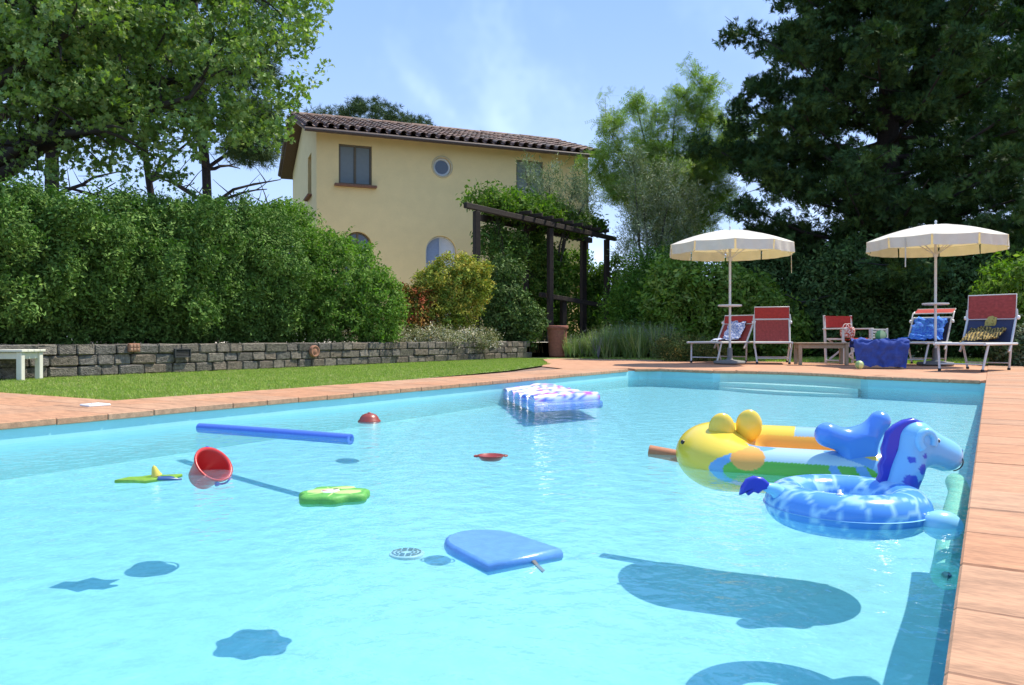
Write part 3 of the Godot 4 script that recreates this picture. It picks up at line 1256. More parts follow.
# ---------------------------------------------------------------- trees and shrubs
func bark(key: String, r: float, g: float, b: float) -> StandardMaterial3D:
	return noisy(key, lin(r, g, b), 0.95, 0.5, 0.45, 120 + key.length(), 1.2, 1.8, 0.03)


func build_plane_tree() -> void:
	var root := thing("plane_tree", "tall plane tree with bright maple-like leaves reaching over the hedge", "tree", gp(-9.6, 13.0, 0.3))
	var r := RandomNumberGenerator.new()
	r.seed = 51
	var wood := MB.new()
	var top := Vector3(0.9, 4.0, 0.2)
	wood.tube(bend(Vector3(0, -0.3, 0), top, 8, 0.05, r), taper(0.34, 0.25, 8), 12)
	var ends := []
	# limbs that reach over the hedge towards the right; local x right, -z away
	var reach := [
		[Vector3(0.5, 2.5, 0.1), Vector3(4.6, 3.9, 1.0), 0.15], [Vector3(0.7, 3.0, 0.1), Vector3(5.2, 4.4, 0.2), 0.14],
		[top, Vector3(5.0, 5.9, 0.6), 0.15], [top, Vector3(3.6, 7.4, -0.6), 0.14], [top, Vector3(1.2, 7.8, 0.3), 0.15],
		[Vector3(0.6, 2.8, 0.1), Vector3(3.6, 3.2, 1.6), 0.12], [top, Vector3(5.6, 6.4, -0.4), 0.13], [Vector3(0.8, 3.6, 0.2), Vector3(3.0, 5.0, 2.0), 0.12],
		[Vector3(0.8, 3.6, 0.2), Vector3(3.2, 5.4, -2.0), 0.12], [top, Vector3(-2.0, 6.5, 0.4), 0.14], [top, Vector3(4.4, 7.2, 1.2), 0.11]]
	reach.append([Vector3(0.5, 3.9, 0.8), Vector3(3.6, 5.2, 2.0), 0.13])
	reach.append([Vector3(0.4, 3.0, 0.7), Vector3(3.2, 4.5, 2.1), 0.12])
	for q in reach:
		var pts := limb(wood, q[0], q[1], q[2], 0.035, r, 0.13, 0.25, 8, 8)
		for i in range(3, 9):
			for k in 2:
				var tip: Vector3 = pts[i] + Vector3(r.randf_range(-0.1, 0.75), r.randf_range(-0.6, 0.8), r.randf_range(-0.8, 0.8))
				limb(wood, pts[i], tip, 0.035, 0.008, r, 0.05, 0.05, 5, 4)
				ends.append(tip)
	part("trunk", wood, bark("plane_bark", 0.06, 0.05, 0.04), root)
	var l := leaves("maple", [Color(0.18, 0.285, 0.07), Color(0.23, 0.345, 0.09), Color(0.14, 0.23, 0.055), Color(0.29, 0.40, 0.125)], 12, 0.25)
	var blobs := []
	for e in ends:
		blobs.append([e, Vector3(0.62, 0.40, 0.62), 9])
	# rounder masses that make the crown's outline
	for q in [[4.7, 5.3, 0.4, 1.2, 0.85], [5.6, 4.9, 0.0, 0.9, 0.75], [5.75, 6.1, -0.2, 0.8, 0.8], [5.0, 6.9, 0.2, 1.1, 0.8], [3.6, 6.2, 0.6, 1.4, 0.9], [3.5, 4.6, 0.8, 1.4, 0.8], [2.0, 5.5, 0.9, 1.4, 0.9], [2.2, 7.2, 0.3, 1.5, 1.0], [4.4, 3.9, 0.7, 1.1, 0.6], [5.3, 4.0, 0.2, 0.8, 0.4], [0.6, 6.6, 0.5, 1.4, 1.0], [3.9, 8.0, 0.0, 1.5, 0.9], [5.9, 7.2, -0.4, 0.6, 0.8], [2.2, 4.5, 1.0, 0.9, 0.4]]:
		blobs.append([Vector3(q[0], q[1] - 0.35, q[2]), Vector3(q[3], q[4], q[3]), 36])
	fill(l, blobs, 13, 0.115, 4, 0.24, 0.3, 0.3, 0.4, 0.6)
	var pl := leaf_mat("plane_leaf", Color(0.80, 0.88, 0.42), 0.5)
	pl.metallic_specular = 0.45
	stuff(obj("crown", l.mesh(), pl, root))


func pine(at: Vector3, label: String, h: float, r0: float, lean: Vector3, seed_: int, dead: int, crown: Array, density: int, turn_side := 0.0) -> void:
	var root := thing("pine_tree", label, "tree", at, 0.0, "pines behind the hedge")
	var r := RandomNumberGenerator.new()
	r.seed = seed_
	var wood := MB.new()
	var top := Vector3(lean.x, h, lean.z)
	var pts := bend(Vector3(0, -0.3, 0), top, 10, 0.06, r)
	wood.tube(pts, taper(r0, r0 * 0.45, 10), 10)
	for i in dead:
		var t := r.randf_range(0.2, 0.75)
		var p: Vector3 = pts[int(t * 10)]
		var a := r.randf() * TAU
		var len := r.randf_range(1.2, 3.0)
		var tip := p + Vector3(cos(a) * len, r.randf_range(0.1, 1.5), sin(a) * len * 0.6)
		tip.x = minf(tip.x, 1.5)
		var q := limb(wood, p, tip, 0.06, 0.012, r, 0.1, 0.1, 5, 5)
		for k in 3:
			var s: Vector3 = q[2 + k]
			limb(wood, s, s + Vector3(r.randf_range(-0.7, 0.7), r.randf_range(-0.1, 0.7), r.randf_range(-0.5, 0.5)), 0.018, 0.005, r, 0.05, 0.0, 4, 3)
	for c in crown:
		limb(wood, pts[8], Vector3(c[0], c[1] - c[4] * 0.4, c[2]), 0.07, 0.03, r, 0.12, 0.2, 6, 5)
	part("trunk", wood, bark("pine_bark", 0.055, 0.045, 0.04), root)
	var l := leaves("needle", [Color(0.07, 0.115, 0.04), Color(0.085, 0.135, 0.045), Color(0.06, 0.10, 0.038), Color(0.11, 0.155, 0.055)], seed_ + 1, 0.25)
	var blobs := []
	for c in crown:
		blobs.append([Vector3(c[0], c[1], c[2]), Vector3(c[3], c[4], c[3]), density])
	fill(l, blobs, seed_ + 2, 0.24, 5, 0.30, 0.5, 0.7, 0.5, 0.7)
	stuff(obj("crown", l.mesh(), leaf_mat("pine_needle", Color(0.25, 0.3, 0.12)), root))


func build_pines() -> void:
	pine(gp(-10.9, 18.4, 0.3), "dark thick-trunked pine standing behind the hedge at far left", 9.0, 0.20, Vector3(0.3, 0, 0), 201, 22, [[0.4, 8.5, 0, 2.0, 0.8], [-1.0, 7.6, 0.3, 1.5, 0.7], [1.5, 7.3, 0.2, 1.4, 0.6], [1.2, 5.4, 0.2, 1.3, 0.35], [-1.0, 5.0, 0.2, 1.2, 0.35]], 110)
	pine(gp(-7.75, 20.5, 0.3), "slender forked pine behind the hedge nearest the villa", 9.5, 0.15, Vector3(-0.5, 0, 0), 211, 30, [[0.2, 8.9, 0, 1.7, 0.7], [0.7, 7.2, 0, 1.0, 0.6], [0.9, 5.9, 0, 0.7, 0.5], [-1.5, 7.0, 0.2, 1.4, 0.6], [0.95, 5.1, 0.2, 0.6, 0.4]], 100)
	pine(gp(-9.0, 21.0, 0.3), "thin leaning pine behind the hedge between two others", 9.0, 0.12, Vector3(-1.2, 0, 0), 221, 24, [[-1.2, 8.4, 0, 1.6, 0.7], [-0.2, 6.6, 0.2, 1.2, 0.5]], 90)
	pine(gp(-6.9, 37.0, -0.9), "broad umbrella pine whose crown shows above the villa roof", 11.0, 0.3, Vector3(0.2, 0, 0), 231, 0, [[-1.6, 11.2, 0, 1.6, 0.9], [0.2, 11.6, 0, 1.6, 1.0], [1.8, 11.0, 0, 1.6, 0.8], [3.0, 10.3, 0, 1.3, 0.6], [-2.8, 10.6, 0, 1.4, 0.8], [0.5, 10.4, 0, 2.4, 0.9], [3.9, 9.8, 0, 1.0, 0.5]], 230)


func bush(called: String, label: String, category: String, at: Vector3, blobs: Array, kind: String, palette: Array, size: float, per: int, clump: float, seed_: int, back: Color, group := "", shell := 0.45, matname := "", thick := 1.0) -> Node3D:
	var root := thing(called, label, category, at, 0.0, group)
	var r := RandomNumberGenerator.new()
	r.seed = seed_
	var wood := MB.new()
	for b in blobs:
		if b[2] < 50 and b != blobs[0]:
			continue
		var c: Vector3 = b[0]
		limb(wood, Vector3(c.x * 0.55, -0.1, c.z * 0.55), c + Vector3(0, b[1].y * 0.4, 0), 0.035 * thick, 0.012 * thick, r, 0.05, 0.0, 5, 5)
		for k in 3:
			limb(wood, c * Vector3(0.8, 0.6, 0.8), c + sphere_dir(r) * b[1] * 0.7, 0.014, 0.005, r, 0.04, 0.0, 4, 4)
	part("stem", wood, bark("shrub_bark", 0.07, 0.055, 0.04), root)
	var l := leaves(kind, palette, seed_ + 1)
	fill(l, blobs, seed_ + 2, size, per, clump, shell)
	stuff(obj("foliage", l.mesh(), leaf_mat("leaf_" + (matname if matname else called), back), root))
	return root


func build_hedges() -> void:
	# long laurel hedge behind the stone wall: several grown-together bushes
	var pal := [Color(0.105, 0.19, 0.042), Color(0.13, 0.225, 0.05), Color(0.088, 0.165, 0.036), Color(0.165, 0.265, 0.062)]
	var names := ["first dark hedge bush at the picture's left edge behind the bench", "dark hedge bush above the terracotta tile of the wall", "dark hedge bush between the vent grille and the bright shrub"]
	var u := 3.2
	for k in 3:
		var blobs := []
		for j in 4:
			var uu := u + j * 0.62
			var h := 1.34 + uu * 0.088 + rng.randf_range(-0.08, 0.10)
			var p := pu(uu, -10.25) - pu(u + 0.9, -10.25)
			blobs.append([p + Vector3(0, h * 0.5 + 0.02, 0), Vector3(0.62, h * 0.53, 0.72), 1150])
			blobs.append([p + Vector3(rng.randf_range(-0.2, 0.2), h - 0.1, 0), Vector3(0.42, 0.24, 0.5), 60])
			for q in 4:
				blobs.append([p + Vector3(rng.randf_range(-0.3, 0.3), h + rng.randf_range(0.0, 0.14), rng.randf_range(-0.3, 0.3)), Vector3(0.06, 0.14, 0.06), 5])
				blobs.append([p + Vector3(rng.randf_range(-0.35, 0.35), rng.randf_range(0.4, h), 0) + pu(0, 0.6), Vector3(0.22, 0.2, 0.2), 26])
		bush("laurel_hedge", names[k], "hedge", pu(u + 0.9, -10.25, 0.33), blobs, "leaf", pal, 0.078, 3, 0.09, 300 + k * 5, Color(0.42, 0.56, 0.16), "hedge behind the stone wall", 0.5, "laurel")
		u += 1.95
	# bright shrub at the right end of the hedge
	var lit := [Color(0.15, 0.27, 0.05), Color(0.19, 0.32, 0.06), Color(0.125, 0.22, 0.042), Color(0.24, 0.36, 0.085)]
	bush("bright_shrub", "large bright green rounded shrub at the right end of the hedge", "shrub", gp(-3.1, 14.4, 0.33), [
		[Vector3(-1.0, 1.3, 0.2), Vector3(0.9, 1.3, 0.9), 800], [Vector3(-1.55, 1.2, 0.2), Vector3(0.6, 1.3, 0.8), 500], [Vector3(-0.1, 1.05, 0.2), Vector3(0.9, 0.98, 0.9), 700], [Vector3(0.6, 0.65, 0.1), Vector3(0.52, 0.72, 0.7), 420], [Vector3(-0.4, 0.5, 0.7), Vector3(1.0, 0.6, 0.5), 300], [Vector3(-1.1, 2.25, 0.0), Vector3(0.5, 0.35, 0.6), 150], [Vector3(-0.2, 1.75, 0.0), Vector3(0.5, 0.3, 0.6), 120]],
		"leaf", lit, 0.08, 4, 0.10, 330, Color(0.7, 0.85, 0.28))


func build_conifers() -> void:
	conifer(gp(9.7, 20.5), "huge dark cypress-like conifer behind the two parasols", 14.0, 0.42, 4.1, 401, 110)
	conifer(gp(16.2, 24.0), "dark conifer partly outside the frame at far right", 13.0, 0.35, 4.0, 431, 50)


func conifer(at: Vector3, label: String, h: float, r0: float, reach: float, seed_: int, limbs: int) -> void:
	var root := thing("conifer", label, "tree", at, 0.0, "dark conifers")
	var r := RandomNumberGenerator.new()
	r.seed = seed_
	var wood := MB.new()
	var pts := bend(Vector3(0, -0.2, 0), Vector3(0.3, h, 0), 14, 0.04, r)
	wood.tube(pts, taper(r0, 0.05, 14), 12)
	var l := leaves("cypress", [Color(0.042, 0.080, 0.026), Color(0.055, 0.10, 0.030), Color(0.075, 0.13, 0.038), Color(0.034, 0.064, 0.022)], seed_ + 1, 0.3)
	var blobs := []
	for i in limbs:
		var t := (i + r.randf()) / limbs
		var y := lerpf(1.2, h * 0.97, t)
		var prof := lerpf(0.95, 1.0, t * 3.0) if t < 0.33 else pow(1.0 - (t - 0.33) / 0.67, 0.75)
		var len := reach * prof * r.randf_range(0.72, 1.1) + 0.35
		var a := i * 2.399 + r.randf_range(-0.3, 0.3)
		var tip := Vector3(cos(a) * len, y + len * r.randf_range(0.02, 0.35), sin(a) * len)
		var start := Vector3(0.3 * y / h, y - 0.25, 0)
		var q := limb(wood, start, tip, 0.085 * (1.0 - t * 0.6), 0.012, r, 0.09, -0.25, 6, 7)
		for k in range(2, 8):
			var f := k / 7.0
			if r.randf() < 0.12:
				continue
			var w := 0.30 + 0.34 * sin(f * PI * 0.9)
			blobs.append([q[k] + Vector3(r.randf_range(-0.25, 0.25), r.randf_range(-0.12, 0.16), r.randf_range(-0.25, 0.25)), Vector3(w * 1.2, w * 0.6, w * 1.2), 8 + int(f * 6)])
			if k > 2 and r.randf() < 0.6:
				var s: Vector3 = q[k]
				limb(wood, s, s + Vector3(r.randf_range(-0.8, 0.8), r.randf_range(-0.2, 0.3), r.randf_range(-0.8, 0.8)), 0.022, 0.006, r, 0.05, 0.0, 4, 3)
	part("trunk", wood, bark("conifer_bark", 0.045, 0.035, 0.03), root)
	fill(l, blobs, seed_ + 2, 0.17, 9, 0.26, 0.2, 0.7, 0.35, 0.6)
	stuff(obj("crown", l.mesh(), leaf_mat("conifer_leaf", Color(0.4, 0.5, 0.18)), root))


func build_far_trees() -> void:
	var r := RandomNumberGenerator.new()
	# robinia with feathery light leaves
	var root := thing("robinia_tree", "light green feathery tree between the villa and the dark conifer", "tree", gp(5.1, 24.5, -0.4))
	r.seed = 501
	var wood := MB.new()
	var tp := bend(Vector3(0.25, -0.2, 0), Vector3(-0.5, 4.6, 0), 8, 0.08, r)
	wood.tube(tp, taper(0.24, 0.13, 8), 10)
	var blobs := []
	var tips := [Vector3(-2.6, 6.0, 0), Vector3(-2.2, 7.4, 0.3), Vector3(-1.2, 8.0, 0), Vector3(0.1, 8.2, 0.2), Vector3(1.0, 7.6, 0), Vector3(1.7, 6.6, 0.2), Vector3(-0.6, 6.8, 0.6), Vector3(0.6, 6.2, 0.5), Vector3(-1.8, 5.4, 0.6), Vector3(1.6, 5.3, 0.3), Vector3(0.9, 8.6, 0.0), Vector3(-0.2, 5.6, 0.8), Vector3(1.9, 7.3, -0.4)]
	for tpos in tips:
		var q := limb(wood, tp[5 + r.randi() % 4], tpos, 0.06, 0.012, r, 0.10, 0.15, 6, 6)
		for k in range(2, 7):
			blobs.append([q[k], Vector3(0.5, 0.36, 0.5), 26])
			blobs.append([q[k] + Vector3(r.randf_range(-0.5, 0.5), r.randf_range(-0.4, 0.4), r.randf_range(-0.4, 0.4)), Vector3(0.5, 0.32, 0.5), 18])
		for k in 2:
			var e: Vector3 = tpos + Vector3(r.randf_range(-0.6, 0.6), r.randf_range(0.2, 0.9), r.randf_range(-0.3, 0.3))
			limb(wood, tpos, e, 0.012, 0.004, r, 0.04, 0.0, 4, 3)
			blobs.append([e, Vector3(0.22, 0.22, 0.22), 5])
			blobs.append([(e + tpos) * 0.5, Vector3(0.22, 0.2, 0.22), 5])
	part("trunk", wood, bark("robinia_bark", 0.05, 0.04, 0.03), root)
	var l := leaves("locust", [Color(0.27, 0.38, 0.08), Color(0.33, 0.44, 0.10), Color(0.21, 0.31, 0.065), Color(0.38, 0.47, 0.15)], 502)
	fill(l, blobs, 503, 0.27, 2, 0.16, 0.1, 0.3, 0.2)
	stuff(obj("crown", l.mesh(), leaf_mat("robinia_leaf", Color(0.8, 0.9, 0.35)), root))
	var ivy := leaves("leaf", [Color(0.02, 0.045, 0.014), Color(0.03, 0.06, 0.018)], 504)
	fill(ivy, [[Vector3(0.1, 2.6, 0), Vector3(0.5, 1.2, 0.5), 160], [Vector3(-0.3, 4.0, 0.1), Vector3(0.45, 0.9, 0.45), 120]], 505, 0.13, 3, 0.12)
	stuff(obj("ivy", ivy.mesh(), leaf_mat("leaf_laurel", Color(0.3, 0.42, 0.12)), root))
	# olives
	for o in [[gp(1.05, 22.6, 0.2), "silvery olive tree growing over the pergola before the villa", 601, [[Vector3(-0.4, 4.1, 0), Vector3(0.8, 0.8, 0.8), 70], [Vector3(0.5, 4.1, 0), Vector3(0.8, 0.75, 0.8), 70], [Vector3(-0.5, 5.1, 0), Vector3(0.3, 0.5, 0.3), 16], [Vector3(1.1, 4.3, 0), Vector3(0.45, 0.7, 0.5), 30], [Vector3(0.1, 4.9, 0), Vector3(0.35, 0.5, 0.4), 18], [Vector3(0.9, 4.9, 0.1), Vector3(0.2, 0.5, 0.3), 12]], 3.2],
			[gp(3.7, 22.0, 0.2), "silvery olive tree right of the pergola under the robinia", 611, [[Vector3(-0.1, 2.6, 0), Vector3(0.7, 1.3, 0.9), 150], [Vector3(0.8, 2.9, 0), Vector3(0.8, 1.2, 0.9), 150], [Vector3(-0.1, 4.2, 0), Vector3(0.6, 0.9, 0.7), 90], [Vector3(0.7, 4.5, 0), Vector3(0.65, 0.8, 0.7), 80], [Vector3(1.2, 3.9, 0), Vector3(0.5, 0.8, 0.6), 55], [Vector3(-0.3, 5.2, 0), Vector3(0.3, 0.4, 0.4), 20]], 2.6]]:
		var ro := thing("olive_tree", o[1], "tree", o[0], 0.0, "olive trees")
		r.seed = o[2]
		var wd := MB.new()
		wd.tube(bend(Vector3(0, -0.2, 0), Vector3(0.1, 1.8, 0), 6, 0.05, r), taper(0.14, 0.1, 6), 9)
		for b in o[3]:
			limb(wd, Vector3(0.1, 1.6, 0), b[0], 0.05, 0.012, r, 0.1, 0.1, 6, 6)
		part("trunk", wd, bark("olive_bark", 0.10, 0.09, 0.075), ro)
		var ol := leaves("olive", [Color(0.19, 0.24, 0.12), Color(0.25, 0.30, 0.17), Color(0.14, 0.19, 0.085), Color(0.33, 0.38, 0.25)], o[2] + 1)
		fill(ol, o[3], o[2] + 2, 0.17, 5, 0.24, 0.3, 0.5, 0.5)
		stuff(obj("crown", ol.mesh(), leaf_mat("olive_leaf", Color(0.5, 0.58, 0.34)), ro))


func build_pergola() -> void:
	var root := thing("pergola", "dark timber pergola overgrown with climbing plants before the villa", "pergola")
	var wood := noisy("pergola_wood", lin(0.035, 0.024, 0.018), 0.85, 0.5, 0.5, 131, 0.5)
	var posts := [gp(-0.83, 18.3), gp(1.03, 21.1), gp(2.86, 23.6)]
	var H := 3.42
	for p in posts:
		var mb := MB.new()
		mb.box(p + Vector3(0, H / 2, 0), Vector3(0.14, H, 0.14), Basis(Vector3.UP, 0.6), 0.012)
		part("post", mb, wood, root)
	var across: Vector3 = (posts[1] - posts[0]).normalized()
	var b1 := MB.new()
	b1.bar(posts[0] - across * 0.45 + Vector3(0, H + 0.08, 0), posts[2] + across * 0.6 + Vector3(0, H + 0.08, 0), 0.10, 0.13, 0.01)
	part("beam", b1, wood, root)
	var back := Vector3(across.z, 0, -across.x)
	if back.z > 0:
		back = -back
	for k in [1, 2]:
		var mb := MB.new()
		mb.box(posts[k] + back * 0.8 + Vector3(0, H / 2, 0), Vector3(0.16, H, 0.16), Basis(Vector3.UP, 0.6), 0.012)
		part("post", mb, wood, root)
	var b2 := MB.new()
	b2.bar(posts[0] + back * 0.8 + across * 1.3 + Vector3(0, H + 0.08, 0), posts[2] + back * 0.8 + across * 0.5 + Vector3(0, H + 0.08, 0), 0.12, 0.16, 0.01)
	part("beam", b2, wood, root)
	for k in range(4, 13):
		var mb := MB.new()
		var p: Vector3 = posts[0].lerp(posts[2], (k + 0.1) / 12.4) - across * 0.2 + Vector3(0, H + 0.21, 0)
		mb.bar(p - back * 0.25, p + back * 1.05, 0.07, 0.09, 0.006)
		part("crossbar", mb, wood, root)
	var rl := MB.new()
	rl.bar(posts[1] + across * -0.5 + Vector3(0, 1.62, -0.3), posts[2] + Vector3(0, 1.42, -0.1), 0.09, 0.12, 0.008)
	part("rail", rl, wood, root)
	var sp := MB.new()
	sp.box(posts[1] + across * 0.75 + Vector3(0, 0.75, -0.3), Vector3(0.15, 1.5, 0.15), Basis(Vector3.UP, 0.6), 0.01)
	part("short_post", sp, wood, root)
	# climbers on the pergola
	var gr := [Color(0.10, 0.19, 0.03), Color(0.14, 0.24, 0.04), Color(0.07, 0.14, 0.025), Color(0.19, 0.28, 0.06)]
	var blobs := []
	var o: Vector3 = posts[1]
	for k in range(2, 15):
		var t := (k + 0.5) / 15.0
		var p: Vector3 = posts[0].lerp(posts[2], t) + across * 0.2 - o
		blobs.append([p + back * 0.45 + Vector3(0, H + 0.40 + rng.randf_range(-0.06, 0.16), 0), Vector3(0.42, 0.18, 0.36), 30])
		blobs.append([p + back * 0.7 + Vector3(0, H + 0.42 + rng.randf_range(-0.1, 0.3), 0), Vector3(0.5, 0.26, 0.5), 28])
	bush("climber", "leafy green vine spread over the top of the dark pergola", "climbing plant", o, blobs, "leaf", gr, 0.15, 3, 0.16, 701, Color(0.75, 0.88, 0.3), "", 0.45, "", 0.35)
	# hanging curtains of growth between the posts
	var mid: Vector3 = posts[0].lerp(posts[1], 0.72)
	var blobs2 := []
	for k in 6:
		blobs2.append([across * (0.1 - 0.10 * k) * 1.0 + back * 0.75 + Vector3(0, 3.0 - k * 0.42, 0), Vector3(0.50 - 0.02 * k, 0.44, 0.45), 90])
	blobs2.append([across * -0.75 + back * 0.7 + Vector3(0, 2.9, 0), Vector3(0.45, 0.5, 0.4), 90])
	bush("jasmine", "dense jasmine hanging from the pergola beside its middle post", "climbing plant", mid, blobs2, "leaf", [Color(0.08, 0.155, 0.032), Color(0.105, 0.19, 0.042), Color(0.065, 0.125, 0.028), Color(0.14, 0.23, 0.055)], 0.13, 3, 0.14, 711, Color(0.6, 0.75, 0.24), "", 0.45, "", 0.35)
	var blobs3 := []
	for k in 5:
		blobs3.append([across * (0.35 + 0.28 * k) + back * 0.9 + Vector3(0, 2.7 - 0.1 * k, 0), Vector3(0.55, 0.8, 0.45), 150])
		blobs3.append([across * (0.35 + 0.32 * k) + back * 0.9 + Vector3(0, 1.3, 0), Vector3(0.55, 0.9, 0.45), 120])
	bush("wisteria", "green climber on the pergola's back posts seen through the frame", "climbing plant", o, blobs3, "leaf", gr, 0.14, 3, 0.15, 721, Color(0.75, 0.88, 0.3), "", 0.45, "", 0.35)


func build_shrubs() -> void:
	# yellow-tipped shrub and the small red-leaved one before the villa
	bush("golden_shrub", "rounded shrub with yellow leaf tips before the arched window", "shrub", gp(-1.25, 17.2, 0.30), [
		[Vector3(0, 1.15, 0), Vector3(0.75, 0.85, 0.7), 420], [Vector3(-0.25, 0.7, 0.3), Vector3(0.75, 0.6, 0.5), 240], [Vector3(0.35, 1.45, 0), Vector3(0.45, 0.45, 0.5), 150], [Vector3(-0.5, 1.35, 0), Vector3(0.4, 0.4, 0.45), 110]],
		"leaf", [Color(0.27, 0.33, 0.05), Color(0.36, 0.38, 0.06), Color(0.16, 0.24, 0.04), Color(0.45, 0.39, 0.07)], 0.09, 4, 0.10, 731, Color(0.6, 0.6, 0.2))
	bush("red_tipped_shrub", "small shrub with orange and red young leaves beside the golden shrub", "shrub", gp(-2.15, 16.7, 0.30), [
		[Vector3(0, 0.8, 0), Vector3(0.45, 0.55, 0.45), 200], [Vector3(0.1, 0.4, 0.2), Vector3(0.5, 0.4, 0.4), 140]],
		"leaf", [Color(0.20, 0.22, 0.04), Color(0.35, 0.20, 0.05), Color(0.36, 0.10, 0.05), Color(0.12, 0.17, 0.03)], 0.10, 3, 0.10, 741, Color(0.6, 0.5, 0.2))
	# pale flowering ground cover spilling over the wall
	bush("flowering_ground_cover", "pale flowering ground cover spilling over the stone wall", "ground cover", gp(-1.75, 15.5, 0.32), [
		[Vector3(-0.9, 0.12, 0.2), Vector3(0.6, 0.22, 0.35), 160], [Vector3(0, 0.12, -0.3), Vector3(0.8, 0.2, 0.4), 200], [Vector3(0.9, 0.1, -0.9), Vector3(0.6, 0.18, 0.4), 150]],
		"fine", [Color(0.22, 0.24, 0.10), Color(0.30, 0.30, 0.14), Color(0.62, 0.58, 0.42), Color(0.16, 0.19, 0.07)], 0.11, 3, 0.10, 751, Color(0.4, 0.4, 0.2))
	bush("screen_shrub", "tall leafy shrub filling the view behind the pergola", "shrub", gp(2.7, 24.9, 0.0), [
		[Vector3(-0.7, 1.6, 0), Vector3(0.8, 1.7, 0.6), 330], [Vector3(0.4, 1.5, 0), Vector3(0.8, 1.6, 0.6), 330], [Vector3(1.2, 1.3, 0), Vector3(0.7, 1.4, 0.6), 230]],
		"leaf", [Color(0.10, 0.20, 0.035), Color(0.14, 0.25, 0.045), Color(0.07, 0.14, 0.03), Color(0.19, 0.29, 0.06)], 0.17, 3, 0.16, 765, Color(0.75, 0.88, 0.3))
	# dark filler right of the golden shrub and under the pergola
	bush("dark_shrub", "dark green shrub between the golden shrub and the pergola post", "shrub", gp(-0.05, 18.6, 0.25), [
		[Vector3(-0.1, 0.8, 0), Vector3(0.6, 0.85, 0.6), 300], [Vector3(0.35, 0.55, 0), Vector3(0.45, 0.6, 0.5), 180], [Vector3(-0.1, 1.7, -0.2), Vector3(0.4, 0.5, 0.4), 90]],
		"leaf", [Color(0.08, 0.14, 0.038), Color(0.10, 0.17, 0.045), Color(0.065, 0.115, 0.032), Color(0.14, 0.20, 0.065)], 0.12, 3, 0.12, 761, Color(0.4, 0.5, 0.2))
	# lavender and sage in the corner by the paving
	var i := 0
	for q in [[1.75, 18.6, 0.75, "lavender clump nearest the terracotta urn"], [2.35, 17.8, 0.85, "tall grey-green lavender clump right of the urn"], [3.0, 17.4, 0.95, "lavender clump behind the left parasol's lounger"], [2.75, 18.9, 1.0, "pale woolly sage bush below the olive tree"]]:
		var root := thing("lavender", q[3], "lavender", gp(q[0], q[1], 0.0), 0.0, "lavender by the paving")
		var l := leaves("stalk", [Color(0.20, 0.29, 0.08), Color(0.27, 0.36, 0.12), Color(0.36, 0.41, 0.19), Color(0.30, 0.28, 0.32)], 770 + i)
		var r := RandomNumberGenerator.new()
		r.seed = 780 + i
		for k in 130:
			var p := Vector3(r.randf_range(-0.5, 0.5), 0, r.randf_range(-0.45, 0.45))
			var s: float = q[2] * r.randf_range(0.5, 0.85)
			l.stamp(Transform3D(Basis(Vector3.UP, r.randf() * TAU).scaled(Vector3(s, s, s)), p), r.randi() % 8, r.randi() % 3 if r.randf() < 0.85 else 3)
		stuff(obj("stalks", l.mesh(), leaf_mat("lavender_leaf", Color(0.6, 0.68, 0.4)), root))
		i += 1
	bush("low_box_shrub", "low dense shrub just behind the leftmost sun lounger", "shrub", gp(3.5, 15.5, 0.0), [
		[Vector3(-0.3, 0.22, 0), Vector3(0.4, 0.26, 0.35), 170], [Vector3(0.35, 0.2, 0), Vector3(0.4, 0.24, 0.35), 150]],
		"fine", [Color(0.07, 0.12, 0.035), Color(0.11, 0.16, 0.05), Color(0.05, 0.09, 0.03), Color(0.25, 0.24, 0.08)], 0.10, 4, 0.10, 791, Color(0.4, 0.45, 0.2))
	# bright bushes behind the left parasol
	var lime := [Color(0.17, 0.28, 0.05), Color(0.22, 0.34, 0.065), Color(0.13, 0.22, 0.04), Color(0.28, 0.38, 0.10)]
	bush("hydrangea_bush", "bright broad-leaved bush behind the left parasol", "shrub", gp(4.7, 18.2, 0.0), [
		[Vector3(0, 1.15, 0), Vector3(1.1, 1.1, 0.8), 420], [Vector3(0.9, 0.9, 0), Vector3(0.9, 0.95, 0.8), 330], [Vector3(-0.9, 1.25, 0.1), Vector3(0.8, 1.1, 0.8), 320], [Vector3(1.5, 0.6, 0.1), Vector3(0.6, 0.7, 0.6), 160]],
		"leaf", lime, 0.17, 3, 0.15, 801, Color(0.8, 0.92, 0.3))
	bush("tall_bright_shrub", "tall fresh green shrub left of the left parasol", "shrub", gp(3.55, 20.0, 0.0), [
		[Vector3(0, 1.4, 0), Vector3(0.9, 1.3, 0.8), 340], [Vector3(-0.5, 1.0, 0.2), Vector3(0.8, 1.0, 0.7), 250], [Vector3(0.5, 2.1, 0), Vector3(0.6, 0.7, 0.6), 160]],
		"fine", [Color(0.10, 0.20, 0.03), Color(0.14, 0.25, 0.04), Color(0.07, 0.14, 0.025), Color(0.18, 0.29, 0.06)], 0.22, 3, 0.16, 811, Color(0.75, 0.9, 0.3))
	# dark hedge under the conifer
	var pal := [Color(0.060, 0.11, 0.032), Color(0.075, 0.135, 0.038), Color(0.048, 0.09, 0.028), Color(0.095, 0.155, 0.05)]
	var hl := ["dark evergreen hedge behind the director chair", "dark evergreen hedge behind the right parasol pole", "dark evergreen hedge behind the rightmost lounger", "dark evergreen hedge behind the second sun lounger"]
	var hp := [gp(8.1, 18.6), gp(10.2, 17.6), gp(12.3, 16.6), gp(6.4, 19.6)]
